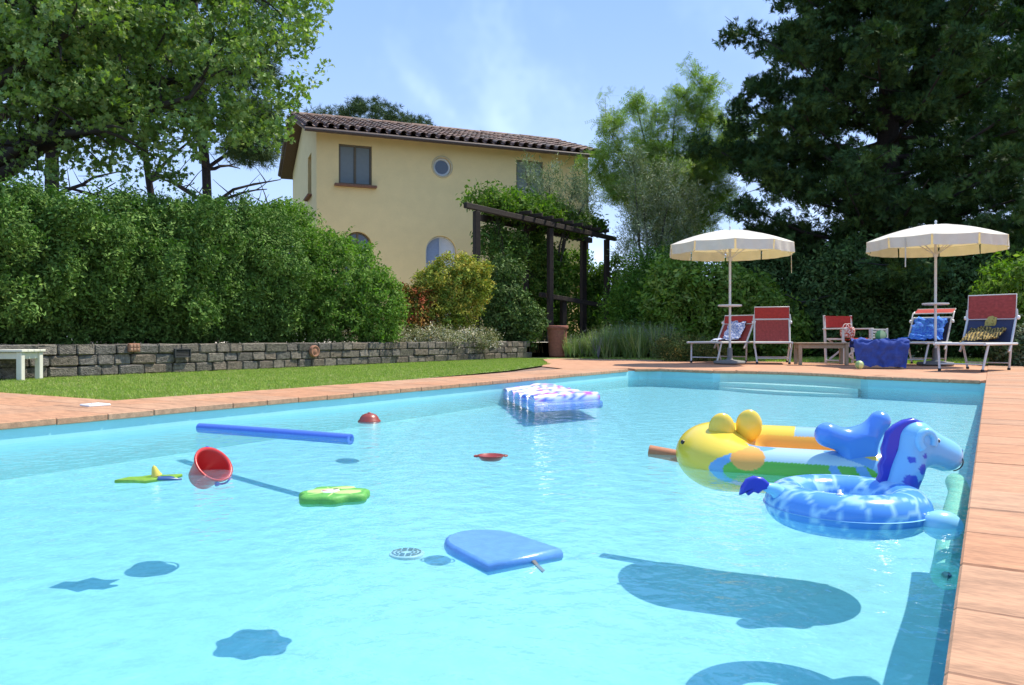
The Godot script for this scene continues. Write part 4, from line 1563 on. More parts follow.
	for k in 4:
		bush("evergreen_hedge", hl[k], "hedge", hp[k], [
			[Vector3(-0.6, 1.1, 0), Vector3(0.9, 1.25, 0.8), 420], [Vector3(0.6, 1.1, 0), Vector3(0.9, 1.3, 0.8), 420], [Vector3(0, 2.0, 0), Vector3(1.1, 0.8, 0.8), 260], [Vector3(0, 0.5, 0.2), Vector3(1.4, 0.6, 0.7), 260]],
			"leaf", pal, 0.16, 3, 0.14, 821 + k * 4, Color(0.25, 0.33, 0.12), "evergreen hedge under the conifer", 0.4, "evergreen")
	bush("oleander_bush", "bright oleander bush above the rightmost sun lounger", "shrub", gp(9.75, 14.9, 0.0), [
		[Vector3(0, 1.35, 0), Vector3(0.75, 0.6, 0.7), 240], [Vector3(0.7, 1.1, 0), Vector3(0.8, 0.8, 0.7), 260], [Vector3(0.6, 0.5, 0.2), Vector3(0.9, 0.6, 0.6), 220]],
		"leaf", lime, 0.14, 3, 0.13, 851, Color(0.8, 0.92, 0.3))
	bush("pittosporum_bush", "grey-green bush behind the seat of the rightmost lounger", "shrub", gp(8.3, 12.9, 0.0), [
		[Vector3(0, 0.3, 0), Vector3(0.4, 0.36, 0.4), 170], [Vector3(0.6, 0.35, 0), Vector3(0.5, 0.4, 0.4), 170]],
		"leaf", [Color(0.06, 0.10, 0.04), Color(0.12, 0.17, 0.09), Color(0.04, 0.07, 0.03), Color(0.2, 0.24, 0.15)], 0.10, 3, 0.10, 861, Color(0.3, 0.36, 0.16))
	# far background greenery so that the land does not end behind the trees
	var bl := ["far hedgerow tree left of the villa", "far hedgerow tree behind the villa's right end", "far hedgerow tree behind the olive trees", "far hedgerow tree behind the conifer", "far hedgerow tree at far right"]
	var bp := [gp(-19.0, 46.0), gp(6.0, 48.0), gp(13.0, 46.0), gp(22.0, 44.0), gp(30.0, 42.0)]
	for k in 5:
		bush("hedgerow_tree", bl[k], "tree", bp[k], [
			[Vector3(-1.5, 1.4, 0), Vector3(2.4, 1.5, 1.5), 300], [Vector3(1.5, 1.6, 0), Vector3(2.4, 1.7, 1.5), 300], [Vector3(4.2, 1.2, 0), Vector3(2.2, 1.4, 1.4), 200], [Vector3(-4.2, 1.2, 0), Vector3(2.2, 1.4, 1.4), 200]],
			"leaf", pal + lime.slice(0, 1), 0.4, 3, 0.4, 871 + k * 4, Color(0.3, 0.4, 0.15), "far hedgerow", 0.3, "evergreen")
	# terracotta urn by the pergola post
	var urn := thing("urn", "tall terracotta urn standing at the foot of the pergola post", "urn", gp(1.08, 18.6, 0.0), 0.3)
	var terra := noisy("urn_clay", lin(0.36, 0.13, 0.085), 0.85, 0.4, 0.6, 881, 0.2)
	var um := MB.new()
	um.lathe([Vector2(0.0, 0.0), Vector2(0.19, 0.0), Vector2(0.2, 0.03), Vector2(0.215, 0.25), Vector2(0.235, 0.60), Vector2(0.235, 0.66)], 28)
	part("body", um, terra, urn)
	var ur := MB.new()
	ur.lathe([Vector2(0.238, 0.655), Vector2(0.262, 0.67), Vector2(0.262, 0.73), Vector2(0.24, 0.745), Vector2(0.2, 0.74), Vector2(0.19, 0.62), Vector2(0.0, 0.60)], 28)
	part("rim", ur, terra, urn)


# ---------------------------------------------------------------- furniture
func cloth(profile: Array, width: float, seed_: int, fold: float, cols := 14, sub := 5, ragged := 0.04, gather := 0.0) -> MB:
	# a sheet that follows a profile of Vector2(z, y), width across x, with folds; two faces a few mm apart
	var n := FastNoiseLite.new()
	n.seed = seed_
	n.frequency = 1.0
	n.fractal_octaves = 2
	var line := []
	for i in profile.size() - 1:
		for k in sub:
			line.append(profile[i].lerp(profile[i + 1], float(k) / sub))
	line.append(profile[profile.size() - 1])
	var mb := MB.new()
	var rows := []
	var under := []
	for i in line.size():
		var d: Vector2 = (line[mini(i + 1, line.size() - 1)] - line[maxi(i - 1, 0)]).normalized()
		var nor := Vector3(0, d.x, -d.y)
		if nor.y < -0.01 or (absf(nor.y) <= 0.01 and nor.z < 0):
			nor = -nor
		var row := []
		var row2 := []
		for k in cols + 1:
			var x := (float(k) / cols - 0.5) * width
			var s := i * 0.12
			var hang := clampf(1.0 - absf(nor.y), 0.0, 1.0)
			var f := lerpf(n.get_noise_2d(x * 5.0, s * 2.2) * 0.9 + 0.45, 0.5 + 0.5 * sin(x * 17.0 + n.get_noise_2d(x * 4.0, s * 0.8) * 4.0), hang * 0.85)
			var e := n.get_noise_2d(s * 6.0 + 40.0, float(k)) * ragged
			var p := Vector3((x + e) * (1.0 - gather * pow(float(i) / line.size(), 2.0)), line[i].y + gather * 0.16 * n.get_noise_2d(x * 6.0, 9.0) * float(i) / line.size(), line[i].x) + nor * (0.008 + maxf(0.0, f) * fold)
			row.append(p)
			row2.append(p - nor * 0.006)
		rows.append(row)
		under.append(row2)
	mb.grid(rows, true)
	mb.grid(under, false)
	return mb


func towel(called: String, label: String, at: Vector3, turn: float, profile: Array, width: float, seed_: int, fold: float, m: Material, ragged := 0.04) -> void:
	var t := thing(called, label, "towel", at, turn, "towels on the pool furniture")
	part("cloth", cloth(profile, width, seed_, fold, 16, 5, ragged), m, t)


func pattern_mat(key: String, a: Color, b: Color, seed_: int, metres: float, stripes := false) -> StandardMaterial3D:
	if mats.has(key):
		return mats[key]
	var im := Image.create(128, 128, false, Image.FORMAT_RGB8)
	var n := FastNoiseLite.new()
	n.seed = seed_
	n.frequency = 0.05
	for y in 128:
		for x in 128:
			var v := n.get_noise_2d(x, y)
			var t := smoothstep(-0.05, 0.06, v)
			if stripes:
				t = smoothstep(0.3, 0.5, absf(fposmod(x / 128.0 * 4.0 + v * 0.4, 1.0) - 0.5) * 2.0)
			im.set_pixel(x, y, a.lerp(b, t))
	var m := plain(key, Color.WHITE, 0.95, 0.3)
	m.albedo_texture = ImageTexture.create_from_image(im)
	m.uv1_triplanar = true
	m.uv1_scale = Vector3.ONE / metres
	return m


func lounger(label: String, at: Vector3, turn: float, back_m: Material, shade_m: Material, y0: float, y1: float, tilt: float, lean: float) -> Node3D:
	var root := thing("sun_lounger", label, "sun lounger", at, turn, "sun loungers on the paving")
	var metal := noisy("lounger_frame", lin(0.62, 0.62, 0.60), 0.35, 0.3, 0.85, 141)
	var seat_m := noisy("lounger_sling", lin(0.34, 0.33, 0.33), 0.8, 0.4, 0.8, 142)
	var W := 0.31
	var H := 0.37
	for s in [-1.0, 1.0]:
		var rail := MB.new()
		rail.tube([Vector3(s * W, H, 0.0), Vector3(s * W, H, -1.25)], [0.019], 10)
		part("side_rail", rail, metal, root)
		for z in [-0.14, -1.02]:
			var lg := MB.new()
			lg.tube([Vector3(s * W, H, z), Vector3(s * (W - 0.045), 0.012, z + (0.08 if z > -0.5 else -0.06))], [0.016], 8)
			var l := part("leg", lg, metal, root)
			var ft := MB.new()
			ft.lathe([Vector2(0.0, 0.0), Vector2(0.021, 0.0), Vector2(0.022, 0.03), Vector2(0.016, 0.035)], 10, Transform3D(Basis(), Vector3(s * (W - 0.045), 0.0, z + (0.08 if z > -0.5 else -0.06))))
			part("foot_cap", ft, plain("black_rubber", lin(0.03, 0.03, 0.03), 0.8), l)
	for z in [-0.02, -1.24]:
		var cb := MB.new()
		cb.tube([Vector3(-W, H, z), Vector3(W, H, z)], [0.018], 8)
		part("cross_tube", cb, metal, root)
	for z in [-0.09, -1.06]:
		var cb := MB.new()
		cb.tube([Vector3(-W + 0.04, 0.10, z), Vector3(W - 0.04, 0.10, z)], [0.011], 6)
		part("stretcher", cb, metal, root)
	var st := MB.new()
	var rows := []
	var rows2 := []
	for i in 13:
		var row := []
		var row2 := []
		for k in 7:
			var x := (k / 6.0 - 0.5) * 2.0 * (W - 0.015)
			var y := H + 0.016 - 0.022 * (1.0 - pow(x / W, 2.0)) * sin(i / 12.0 * PI)
			row.append(Vector3(x, y, -1.2 * i / 12.0 - 0.02))
			row2.append(Vector3(x, y - 0.006, -1.2 * i / 12.0 - 0.02))
		rows.append(row)
		rows2.append(row2)
	st.grid(rows, true)
	st.grid(rows2)
	part("seat", st, seat_m, root)
	# backrest
	var hinge := Vector3(0, H + 0.01, -1.02)
	var dirv := Vector3(0, cos(lean), -sin(lean))
	var bl := 0.42 / cos(lean)
	var back := Node3D.new()
	back.name = "backrest"
	root.add_child(back)
	var nor := Vector3(0, sin(lean), cos(lean))
	for s in [-1.0, 1.0]:
		var fr := MB.new()
		fr.tube([hinge + Vector3(s * W, -0.12, 0.10), hinge + Vector3(s * W, 0, 0), hinge + Vector3(s * W, 0, 0) + dirv * bl], [0.017], 8)
		part("side_tube", fr, metal, back)
	var tp := MB.new()
	tp.tube([hinge + Vector3(-W, 0, 0) + dirv * bl, hinge + Vector3(W, 0, 0) + dirv * bl], [0.017], 8)
	part("top_tube", tp, metal, back)
	var fb := MB.new()
	for side in [0.0, -0.006]:
		var rws := []
		for i in 9:
			var row := []
			for k in 9:
				var x := (k / 8.0 - 0.5) * 2.0 * (W - 0.02)
				row.append(hinge + dirv * bl * (0.03 + 0.94 * i / 8.0) + Vector3(x, 0, 0) + nor * (side - 0.03 * sin(i / 8.0 * PI) * (1.0 - pow(x / W, 2.0))))
			rws.append(row)
		fb.grid(rws, side == 0.0)
	part("fabric", fb, back_m, back)
	# sunshade on two arms
	var shade := Node3D.new()
	shade.name = "sunshade"
	root.add_child(shade)
	var foot := hinge + dirv * bl * 0.86
	var a0 := hinge + dirv * ((y0 - hinge.y) / cos(lean))
	var sd := Vector3(0, cos(tilt), -sin(tilt))
	var sl := (y1 - y0) / maxf(0.25, cos(tilt))
	var sn := Vector3(0, sin(tilt), cos(tilt))
	for s in [-1.0, 1.0]:
		var ar := MB.new()
		ar.tube([foot + Vector3(s * (W + 0.02), 0, 0), a0 + Vector3(s * (W + 0.02), 0, 0), a0 + sd * sl * 0.4 + Vector3(s * (W + 0.01), 0, 0)], [0.012], 8)
		part("arm", ar, metal, shade)
		var kn := MB.new()
		kn.lathe([Vector2(0, -0.016), Vector2(0.026, -0.016), Vector2(0.03, 0.0), Vector2(0.026, 0.016), Vector2(0.0, 0.016)], 14, Transform3D(Basis(Vector3.BACK, PI / 2), foot + Vector3(s * (W + 0.03), 0, 0)))
		part("knob", kn, plain("white_plastic", lin(0.78, 0.78, 0.76), 0.4), shade)
	var fr2 := MB.new()
	fr2.tube([a0 + Vector3(-W, 0, 0), a0 + Vector3(-W, 0, 0) + sd * sl, a0 + Vector3(W, 0, 0) + sd * sl, a0 + Vector3(W, 0, 0), a0 + Vector3(-W, 0, 0)], [0.010], 6)
	part("frame", fr2, metal, shade)
	var sf := MB.new()
	for side in [0.004, -0.004]:
		var rws := []
		for i in 7:
			var row := []
			for k in 9:
				var x := (k / 8.0 - 0.5) * 2.0 * (W - 0.004)
				row.append(a0 + sd * sl * (i / 6.0) + Vector3(x, 0, 0) + sn * (side + 0.012 * sin(i / 6.0 * PI) * (1.0 - pow(x / W, 2.0))))
			rws.append(row)
		sf.grid(rws, side > 0.0)
	part("fabric", sf, shade_m, shade)
	return root


func parasol(label: String, at: Vector3, turn: float, cord_side: float) -> void:
	var root := thing("parasol", label, "parasol", at, turn, "cream parasols")
	var white := noisy("parasol_pole", lin(0.70, 0.70, 0.68), 0.35, 0.4, 0.9, 151)
	var cloth_m := noisy("parasol_cloth", lin(0.80, 0.77, 0.66), 0.9, 0.9, 0.94, 152)
	cloth_m.backlight_enabled = true
	cloth_m.backlight = Color(0.72, 0.66, 0.46)
	var R := 1.07
	var Y := 2.06
	var RISE := 0.27
	var pm := MB.new()
	pm.tube([Vector3(0, 0.05, 0), Vector3(0, Y + RISE - 0.02, 0)], [0.021], 12)
	part("pole", pm, white, root)
	var bm := MB.new()
	bm.lathe([Vector2(0, 0.0), Vector2(0.27, 0.0), Vector2(0.28, 0.02), Vector2(0.27, 0.05), Vector2(0.06, 0.075), Vector2(0.045, 0.10), Vector2(0.042, 0.28), Vector2(0.0, 0.28)], 28)
	part("base", bm, noisy("parasol_base", lin(0.20, 0.20, 0.19), 0.8, 0.4, 0.7, 153), root)
	var tm := MB.new()
	tm.lathe([Vector2(0.022, 1.0), Vector2(0.20, 1.0), Vector2(0.205, 1.015), Vector2(0.20, 1.03), Vector2(0.19, 1.02), Vector2(0.022, 1.02)], 28)
	part("tray", tm, plain("white_plastic", lin(0.78, 0.78, 0.76), 0.4), root)
	var fm := MB.new()
	fm.lathe([Vector2(0.0, Y + RISE + 0.075), Vector2(0.014, Y + RISE + 0.068), Vector2(0.022, Y + RISE + 0.045), Vector2(0.012, Y + RISE + 0.02), Vector2(0.03, Y + RISE - 0.0)], 12)
	part("finial", fm, white, root)
	var seg := 10
	var top := func(a: float, f: float) -> Vector3:
		# f from the apex to the rim; panels sag a little between the ribs
		var k := fposmod(a / TAU * seg, 1.0)
		var flat := cos(PI / seg) / cos((k - 0.5) * TAU / seg)
		var sag := 0.035 * sin(PI * k) * sin(PI * minf(1.0, f * 0.9))
		return Vector3(cos(a) * R * f * flat, Y + RISE * (1.0 - pow(f, 1.7)) - sag, sin(a) * R * f * flat)
	for i in seg:
		var a0 := TAU * i / seg
		var g := MB.new()
		var rows := []
		for q in 9:
			var row := []
			for k in 9:
				row.append(top.call(a0 + TAU / seg * (0.0001 + 0.9998 * k / 8.0), 0.012 + 0.988 * q / 8.0))
			rows.append(row)
		g.grid(rows, true)
		part("canopy_panel", g, cloth_m, root)
		var vl := MB.new()
		var vr := []
		for q in 4:
			var row := []
			for k in 9:
				var t := 0.022 + 0.956 * k / 8.0
				var p: Vector3 = top.call(a0 + TAU / seg * t, 1.0)
				var wave := 1.0 + 0.006 * q * sin(k * 1.9 + i * 2.0)
				row.append(Vector3(p.x * wave, p.y - 0.002 - 0.165 * q / 3.0, p.z * wave))
			vr.append(row)
		vl.grid(vr, true)
		part("valance", vl, cloth_m, root)
		var rb := MB.new()
		rb.tube([Vector3(0.03 * cos(a0), Y + RISE - 0.035, 0.03 * sin(a0)), Vector3(0.5 * R * cos(a0), Y + RISE * 0.66 - 0.02, 0.5 * R * sin(a0)), Vector3(R * 0.985 * cos(a0), Y - 0.012, R * 0.985 * sin(a0))], [0.007], 6)
		part("rib", rb, white, root)
		var sb := MB.new()
		sb.tube([Vector3(0.03 * cos(a0), Y - 0.22, 0.03 * sin(a0)), Vector3(0.52 * R * cos(a0), Y + RISE * 0.66 - 0.03, 0.52 * R * sin(a0))], [0.006], 6)
		part("strut", sb, white, root)
	var hb := MB.new()
	hb.lathe([Vector2(0.022, Y - 0.27), Vector2(0.04, Y - 0.26), Vector2(0.04, Y - 0.20), Vector2(0.022, Y - 0.19)], 14)
	part("hub", hb, white, root)
	var cd := MB.new()
	var ca := 0.0 if cord_side > 0 else PI
	var cp := Vector3(cos(ca) * R * 0.93 * 1.0, Y - 0.03, 0.25)
	cd.tube([cp, cp + Vector3(0.0, -0.2, 0.01), cp + Vector3(0.01, -0.46, 0.0)], [0.012], 5, true, 0.3)
	part("tie_strap", cd, cloth_m, root)


func wood_table(called: String, label: String, at: Vector3, turn: float, lx: float, lz: float, h: float, m: Material, over := 0.03, board_t := 0.022, leg := 0.055) -> Node3D:
	var root := thing(called, label, "table", at, turn)
	var nb := 4
	for k in nb:
		var b := MB.new()
		b.box(Vector3(0, h - board_t / 2, (k + 0.5) / nb * lz - lz / 2), Vector3(lx, board_t, lz / nb - 0.006), Basis(), 0.004)
		part("board", b, m, root)
	for sx in [-1.0, 1.0]:
		for sz in [-1.0, 1.0]:
			var l := MB.new()
			l.box(Vector3(sx * (lx / 2 - over - leg / 2), (h - board_t) / 2, sz * (lz / 2 - over - leg / 2)), Vector3(leg, h - board_t - 0.002, leg), Basis(), 0.005)
			part("leg", l, m, root)
	for sz in [-1.0, 1.0]:
		var a := MB.new()
		a.box(Vector3(0, h - board_t - 0.04, sz * (lz / 2 - over - leg / 2)), Vector3(lx - 2 * over - 2 * leg - 0.004, 0.07, 0.022), Basis(), 0.003)
		part("apron", a, m, root)
	for sx in [-1.0, 1.0]:
		var a := MB.new()
		a.box(Vector3(sx * (lx / 2 - over - leg / 2), h - board_t - 0.04, 0), Vector3(0.022, 0.07, lz - 2 * over - 2 * leg - 0.004), Basis(), 0.003)
		part("apron", a, m, root)
	return root


func build_deck_furniture() -> void:
	var red := noisy("red_sling", lin(0.55, 0.048, 0.036), 0.75, 0.35, 0.72, 161, 0.0, 1.8)
	var faded := noisy("faded_red_sling", lin(0.50, 0.085, 0.07), 0.8, 0.25, 0.6, 162, 0.0, 2.2)
	var navy := noisy("navy_sling", lin(0.035, 0.045, 0.10), 0.8, 0.4, 0.7, 163)
	for m in [red, faded]:
		m.backlight_enabled = true
		m.backlight = Color(0.62, 0.3, 0.28)
	parasol("cream parasol shading the two red loungers", gp(3.8, 13.62), 0.12, 1.0)
	parasol("cream parasol standing between the navy-backed loungers", gp(7.02, 12.95), 0.4, -1.0)
	lounger("red sun lounger with a white and blue towel under the left parasol", gp(3.42, 14.05), -0.80, faded, red, 0.72, 0.88, 0.25, 0.62)
	lounger("red sun lounger seen head-on with its red sunshade raised", gp(4.50, 13.45), -0.30, faded, red, 0.80, 1.03, 0.05, 0.45)
	lounger("sun lounger with red sunshade tipped flat and blue towels on it", gp(6.42, 12.75), -0.80, navy, red, 0.88, 0.96, 1.15, 0.55)
	lounger("nearest sun lounger with upright red sunshade and yellow towel", gp(5.98, 10.45), -0.86, navy, faded, 0.72, 1.07, 0.10, 0.50)
	var wood := noisy("pale_wood", lin(0.44, 0.33, 0.205), 0.8, 0.35, 0.7, 165)
	wood_table("low_table", "low pale wooden table between the loungers", gp(5.22, 13.2), -0.12, 0.86, 0.42, 0.375, wood)
	wood_table("low_table", "low table hidden under the hanging blue towel", gp(5.55, 11.8), -0.35, 0.62, 0.42, 0.375, wood)
	var blue := noisy("blue_towel", lin(0.045, 0.085, 0.33), 0.98, 0.2, 0.72, 166, 0.3)
	var ct := thing("blue_cloth", "big royal blue towel hanging over a low table to the ground", "towel", gp(5.55, 11.8), -0.35, "towels on the pool furniture")
	part("cloth", cloth([Vector2(-0.22, 0.30), Vector2(-0.215, 0.385), Vector2(0.19, 0.385), Vector2(0.235, 0.36), Vector2(0.25, 0.18), Vector2(0.27, 0.02)], 0.80, 31, 0.055, 44, 7, 0.008, 0.20), blue, ct)
	# towels on the loungers
	var hinge := -1.02
	towel("towel", "white and blue towel thrown over the leftmost red lounger", gp(3.42, 14.05), -0.80, [Vector2(-0.55, 0.385), Vector2(-0.98, 0.395), Vector2(-1.08, 0.50), Vector2(-1.22, 0.70), Vector2(-1.30, 0.74), Vector2(-1.34, 0.62)], 0.36, 41, 0.05, pattern_mat("white_blue_towel", lin(0.75, 0.75, 0.75).srgb_to_linear().linear_to_srgb(), lin(0.06, 0.13, 0.42), 3, 0.22))
	towel("towel", "bright blue towel bunched on the lounger under the right parasol", gp(6.42, 12.75), -0.80, [Vector2(-0.35, 0.39), Vector2(-0.92, 0.41), Vector2(-1.02, 0.50), Vector2(-1.16, 0.68), Vector2(-1.24, 0.76), Vector2(-1.28, 0.70)], 0.52, 42, 0.08, pattern_mat("blue_pattern_towel", lin(0.05, 0.12, 0.55), lin(0.10, 0.32, 0.70), 6, 0.25))
	towel("towel", "yellow and black patterned towel heaped on the nearest lounger", gp(5.98, 10.45), -0.86, [Vector2(-0.62, 0.385), Vector2(-0.80, 0.43), Vector2(-0.98, 0.50), Vector2(-1.08, 0.53), Vector2(-1.14, 0.56)], 0.44, 43, 0.07, pattern_mat("tiger_towel", lin(0.50, 0.34, 0.10), lin(0.06, 0.05, 0.03), 9, 0.16, true))
	towel("towel", "small yellow cloth hung on the corner of the nearest lounger's backrest", gp(5.98, 10.45) , -0.86, [Vector2(-1.20, 0.62), Vector2(-1.245, 0.79), Vector2(-1.27, 0.80), Vector2(-1.29, 0.70)], 0.14, 44, 0.03, noisy("yellow_cloth", lin(0.52, 0.42, 0.12), 0.95, 0.2, 0.7, 168))
	# director chair
	var dc := thing("director_chair", "folding director chair with red canvas back behind the low table", "chair", gp(6.0, 13.95), 0.30)
	var wp := noisy("white_paint_wood", lin(0.68, 0.66, 0.61), 0.6, 0.4, 0.85, 171)
	for sx in [-1.0, 1.0]:
		for sz in [-1.0, 1.0]:
			var l := MB.new()
			var hh: float = 0.60 if sz > 0 else 0.86
			l.bar(Vector3(sx * 0.29, 0.0, sz * 0.22), Vector3(sx * 0.29, hh, sz * 0.22 - (0.05 if sz < 0 else 0.0)), 0.035, 0.035, 0.004)
			part("leg", l, wp, dc)
		var ar := MB.new()
		ar.box(Vector3(sx * 0.29, 0.615, 0.0), Vector3(0.06, 0.024, 0.56), Basis(), 0.005)
		part("armrest", ar, wp, dc)
		var br := MB.new()
		br.box(Vector3(sx * 0.29, 0.05, 0), Vector3(0.03, 0.03, 0.40), Basis(), 0.004)
		part("base_rail", br, wp, dc)
		var sr := MB.new()
		sr.box(Vector3(sx * 0.27, 0.43, 0), Vector3(0.025, 0.03, 0.44), Basis(), 0.004)
		part("seat_rail", sr, wp, dc)
	for sz in [-1.0, 1.0]:
		for s in [-1.0, 1.0]:
			var x := MB.new()
			x.bar(Vector3(-0.26 * s, 0.07, sz * 0.17 + s * 0.012), Vector3(0.26 * s, 0.42, sz * 0.17 + s * 0.012), 0.02, 0.03, 0.003)
			part("cross_leg", x, wp, dc)
	var se := MB.new()
	for side in [0.0, -0.006]:
		var rws := []
		for i in 5:
			var row := []
			for k in 9:
				var xx := (k / 8.0 - 0.5) * 0.53
				row.append(Vector3(xx, 0.45 + side - 0.035 * (1.0 - pow(xx / 0.27, 2.0)), (i / 4.0 - 0.5) * 0.40))
			rws.append(row)
		se.grid(rws, side < 0.0)
	part("seat", se, red, dc)
	var bk := MB.new()
	for side in [0.0, -0.006]:
		var rws := []
		for i in 5:
			var row := []
			for k in 9:
				var xx := (k / 8.0 - 0.5) * 0.60
				row.append(Vector3(xx, 0.64 + 0.21 * i / 4.0, -0.245 + side - 0.05 * (1.0 - pow(xx / 0.3, 2.0))))
			rws.append(row)
		bk.grid(rws, side == 0.0)
	part("back_canvas", bk, red, dc)
	# beach bag on the chair
	var bag := thing("beach_bag", "small red and white beach bag on the director chair's seat", "bag", gp(5.92, 13.78, 0.452), 0.2)
	var bg := MB.new()
	bg.lathe([Vector2(0.0, 0.0), Vector2(0.09, 0.0), Vector2(0.115, 0.04), Vector2(0.12, 0.13), Vector2(0.10, 0.19), Vector2(0.085, 0.185), Vector2(0.0, 0.17)], 18, Transform3D(), 1.15, 0.75)
	part("body", bg, pattern_mat("bag_print", lin(0.55, 0.07, 0.04), lin(0.75, 0.66, 0.60), 12, 0.3), bag)
	for s in [-1.0, 1.0]:
		var hn := MB.new()
		var hp := []
		for i in 9:
			var a := PI * i / 8.0
			hp.append(Vector3(cos(a) * 0.06, 0.18 + sin(a) * 0.07, s * 0.045))
		hn.tube(hp, [0.007], 6)
		part("handle", hn, plain("bag_handle", lin(0.7, 0.62, 0.55), 0.8), bag)
	# balls
	for b in [[gp(5.60, 11.86, 0.40), 0.085, "green ball lying on the blue towel of the low table", lin(0.10, 0.30, 0.08)], [gp(5.02, 11.28, 0.0), 0.062, "pale green ball on the paving at the blue towel's foot", lin(0.26, 0.42, 0.16)]]:
		var ba := thing("ball", b[2], "ball", b[0], 0.0, "play balls")
		ball_parts(ba, b[1], b[3], lin(0.55, 0.62, 0.25))
	# slatted stool behind the blue cloth
	var sto := thing("slatted_stool", "small white slatted stool behind the blue towel", "stool", gp(6.45, 13.5), 0.2)
	for k in 5:
		var sl := MB.new()
		sl.box(Vector3(0, 0.40, -0.12 + k * 0.06), Vector3(0.34, 0.018, 0.042), Basis(), 0.004)
		part("slat", sl, wp, sto)
	for k in 4:
		var sl := MB.new()
		sl.box(Vector3(0, 0.46 + k * 0.045, -0.17 - k * 0.01), Vector3(0.34, 0.028, 0.014), Basis(), 0.003)
		part("back_slat", sl, wp, sto)
	for sx in [-1.0, 1.0]:
		for sz in [-1.0, 1.0]:
			var l := MB.new()
			l.box(Vector3(sx * 0.15, 0.195 if sz > 0 else 0.31, sz * 0.14 - (0.005 if sz > 0 else 0.01)), Vector3(0.03, 0.39 if sz > 0 else 0.62, 0.03), Basis(), 0.004)
			part("leg", l, wp, sto)


func ball_parts(root: Node3D, r: float, a: Color, b: Color) -> void:
	# six gores
	for k in 6:
		var mb := MB.new()
		var rows := []
		for i in 13:
			var th := PI * i / 12.0
			var row := []
			for j in 5:
				var ph := TAU / 6.0 * (k + j / 4.0)
				row.append(Vector3(sin(th) * cos(ph) * r, r + cos(th) * r, sin(th) * sin(ph) * r))
			rows.append(row)
		mb.grid(rows, true)
		part("panel", mb, plain("ball_%s" % a, a, 0.35) if k % 2 == 0 else plain("ball_%s" % b, b, 0.35), root)


func build_garden_table() -> void:
	var white := noisy("garden_white_paint", lin(0.70, 0.69, 0.58), 0.6, 0.6, 0.85, 175)
	var t := wood_table("garden_bench", "low cream painted garden bench on the lawn before the wall", gp(-5.86, 8.55, -0.01), -0.05, 1.3, 0.40, 0.335, white, 0.02, 0.026, 0.06)
	t.set_meta("category", "bench")


# ---------------------------------------------------------------- pool floats
# surface nets: mesh of the zero level of f on a grid
func surface_net(f: Callable, lo: Vector3, hi: Vector3, cell: float, paint: Callable) -> ArrayMesh:
	var nx := int((hi.x - lo.x) / cell) + 1
	var ny := int((hi.y - lo.y) / cell) + 1
	var nz := int((hi.z - lo.z) / cell) + 1
	var val := PackedFloat32Array()
	val.resize(nx * ny * nz)
	var i := 0
	for z in nz:
		for y in ny:
			for x in nx:
				val[i] = f.call(lo + Vector3(x, y, z) * cell)
				i += 1
	var at := PackedInt32Array()
	at.resize(nx * ny * nz)
	at.fill(-1)
	var mb := MB.new()
	mb.colored = true
	var sy := nx
	var sz := nx * ny
	var corner := [0, 1, sy, sy + 1, sz, sz + 1, sz + sy, sz + sy + 1]
	var edges := [[0, 1], [2, 3], [4, 5], [6, 7], [0, 2], [1, 3], [4, 6], [5, 7], [0, 4], [1, 5], [2, 6], [3, 7]]
	for z in nz - 1:
		for y in ny - 1:
			for x in nx - 1:
				var b := x + y * sy + z * sz
				var neg := 0
				for k in 8:
					if val[b + corner[k]] < 0.0:
						neg += 1
				if neg == 0 or neg == 8:
					continue
				var p := Vector3.ZERO
				var n := 0
				for e in edges:
					var a0: float = val[b + corner[e[0]]]
					var a1: float = val[b + corner[e[1]]]
					if (a0 < 0.0) != (a1 < 0.0):
						var t := a0 / (a0 - a1)
						var q0 := Vector3(e[0] & 1, (e[0] >> 1) & 1, e[0] >> 2)
						var q1 := Vector3(e[1] & 1, (e[1] >> 1) & 1, e[1] >> 2)
						p += q0.lerp(q1, t)
						n += 1
				var wp := lo + (Vector3(x, y, z) + p / n) * cell
				mb.col = paint.call(wp)
				at[b] = mb.vert(wp)
	for z in range(1, nz - 1):
		for y in range(1, ny - 1):
			for x in range(1, nx - 1):
				var b := x + y * sy + z * sz
				var s0: bool = val[b] < 0.0
				for ax in 3:
					var st: int = [1, sy, sz][ax]
					if (val[b + st] < 0.0) == s0:
						continue
					var u: int = [sy, sz, 1][ax]
					var w: int = [sz, 1, sy][ax]
					var q := [at[b], at[b - u], at[b - u - w], at[b - w]]
					if q.min() < 0:
						continue
					if s0:
						q.reverse()
					mb.tri_i(q[0], q[1], q[2])
					mb.tri_i(q[0], q[2], q[3])
	return mb.mesh()


static func cap(p: Vector3, a: Vector3, b: Vector3, ra: float, rb: float) -> float:
	var ab := b - a
	var t := clampf((p - a).dot(ab) / ab.length_squared(), 0.0, 1.0)
	return p.distance_to(a + ab * t) - lerpf(ra, rb, t)


static func smin(a: float, b: float, k: float) -> float:
	var h := maxf(k - absf(a - b), 0.0) / k
	return minf(a, b) - h * h * k * 0.25


static func ell(p: Vector3, c: Vector3, r: Vector3) -> float:
	var q := (p - c) / r
	var l := q.length()
	return (l - 1.0) * minf(r.x, minf(r.y, r.z)) if l > 0.0 else -minf(r.x, minf(r.y, r.z))


func vinyl(key: String) -> StandardMaterial3D:
	var m := vcol(key, 0.22, 0.5)
	m.backlight_enabled = true
	m.backlight = Color(0.25, 0.25, 0.25)
	return m


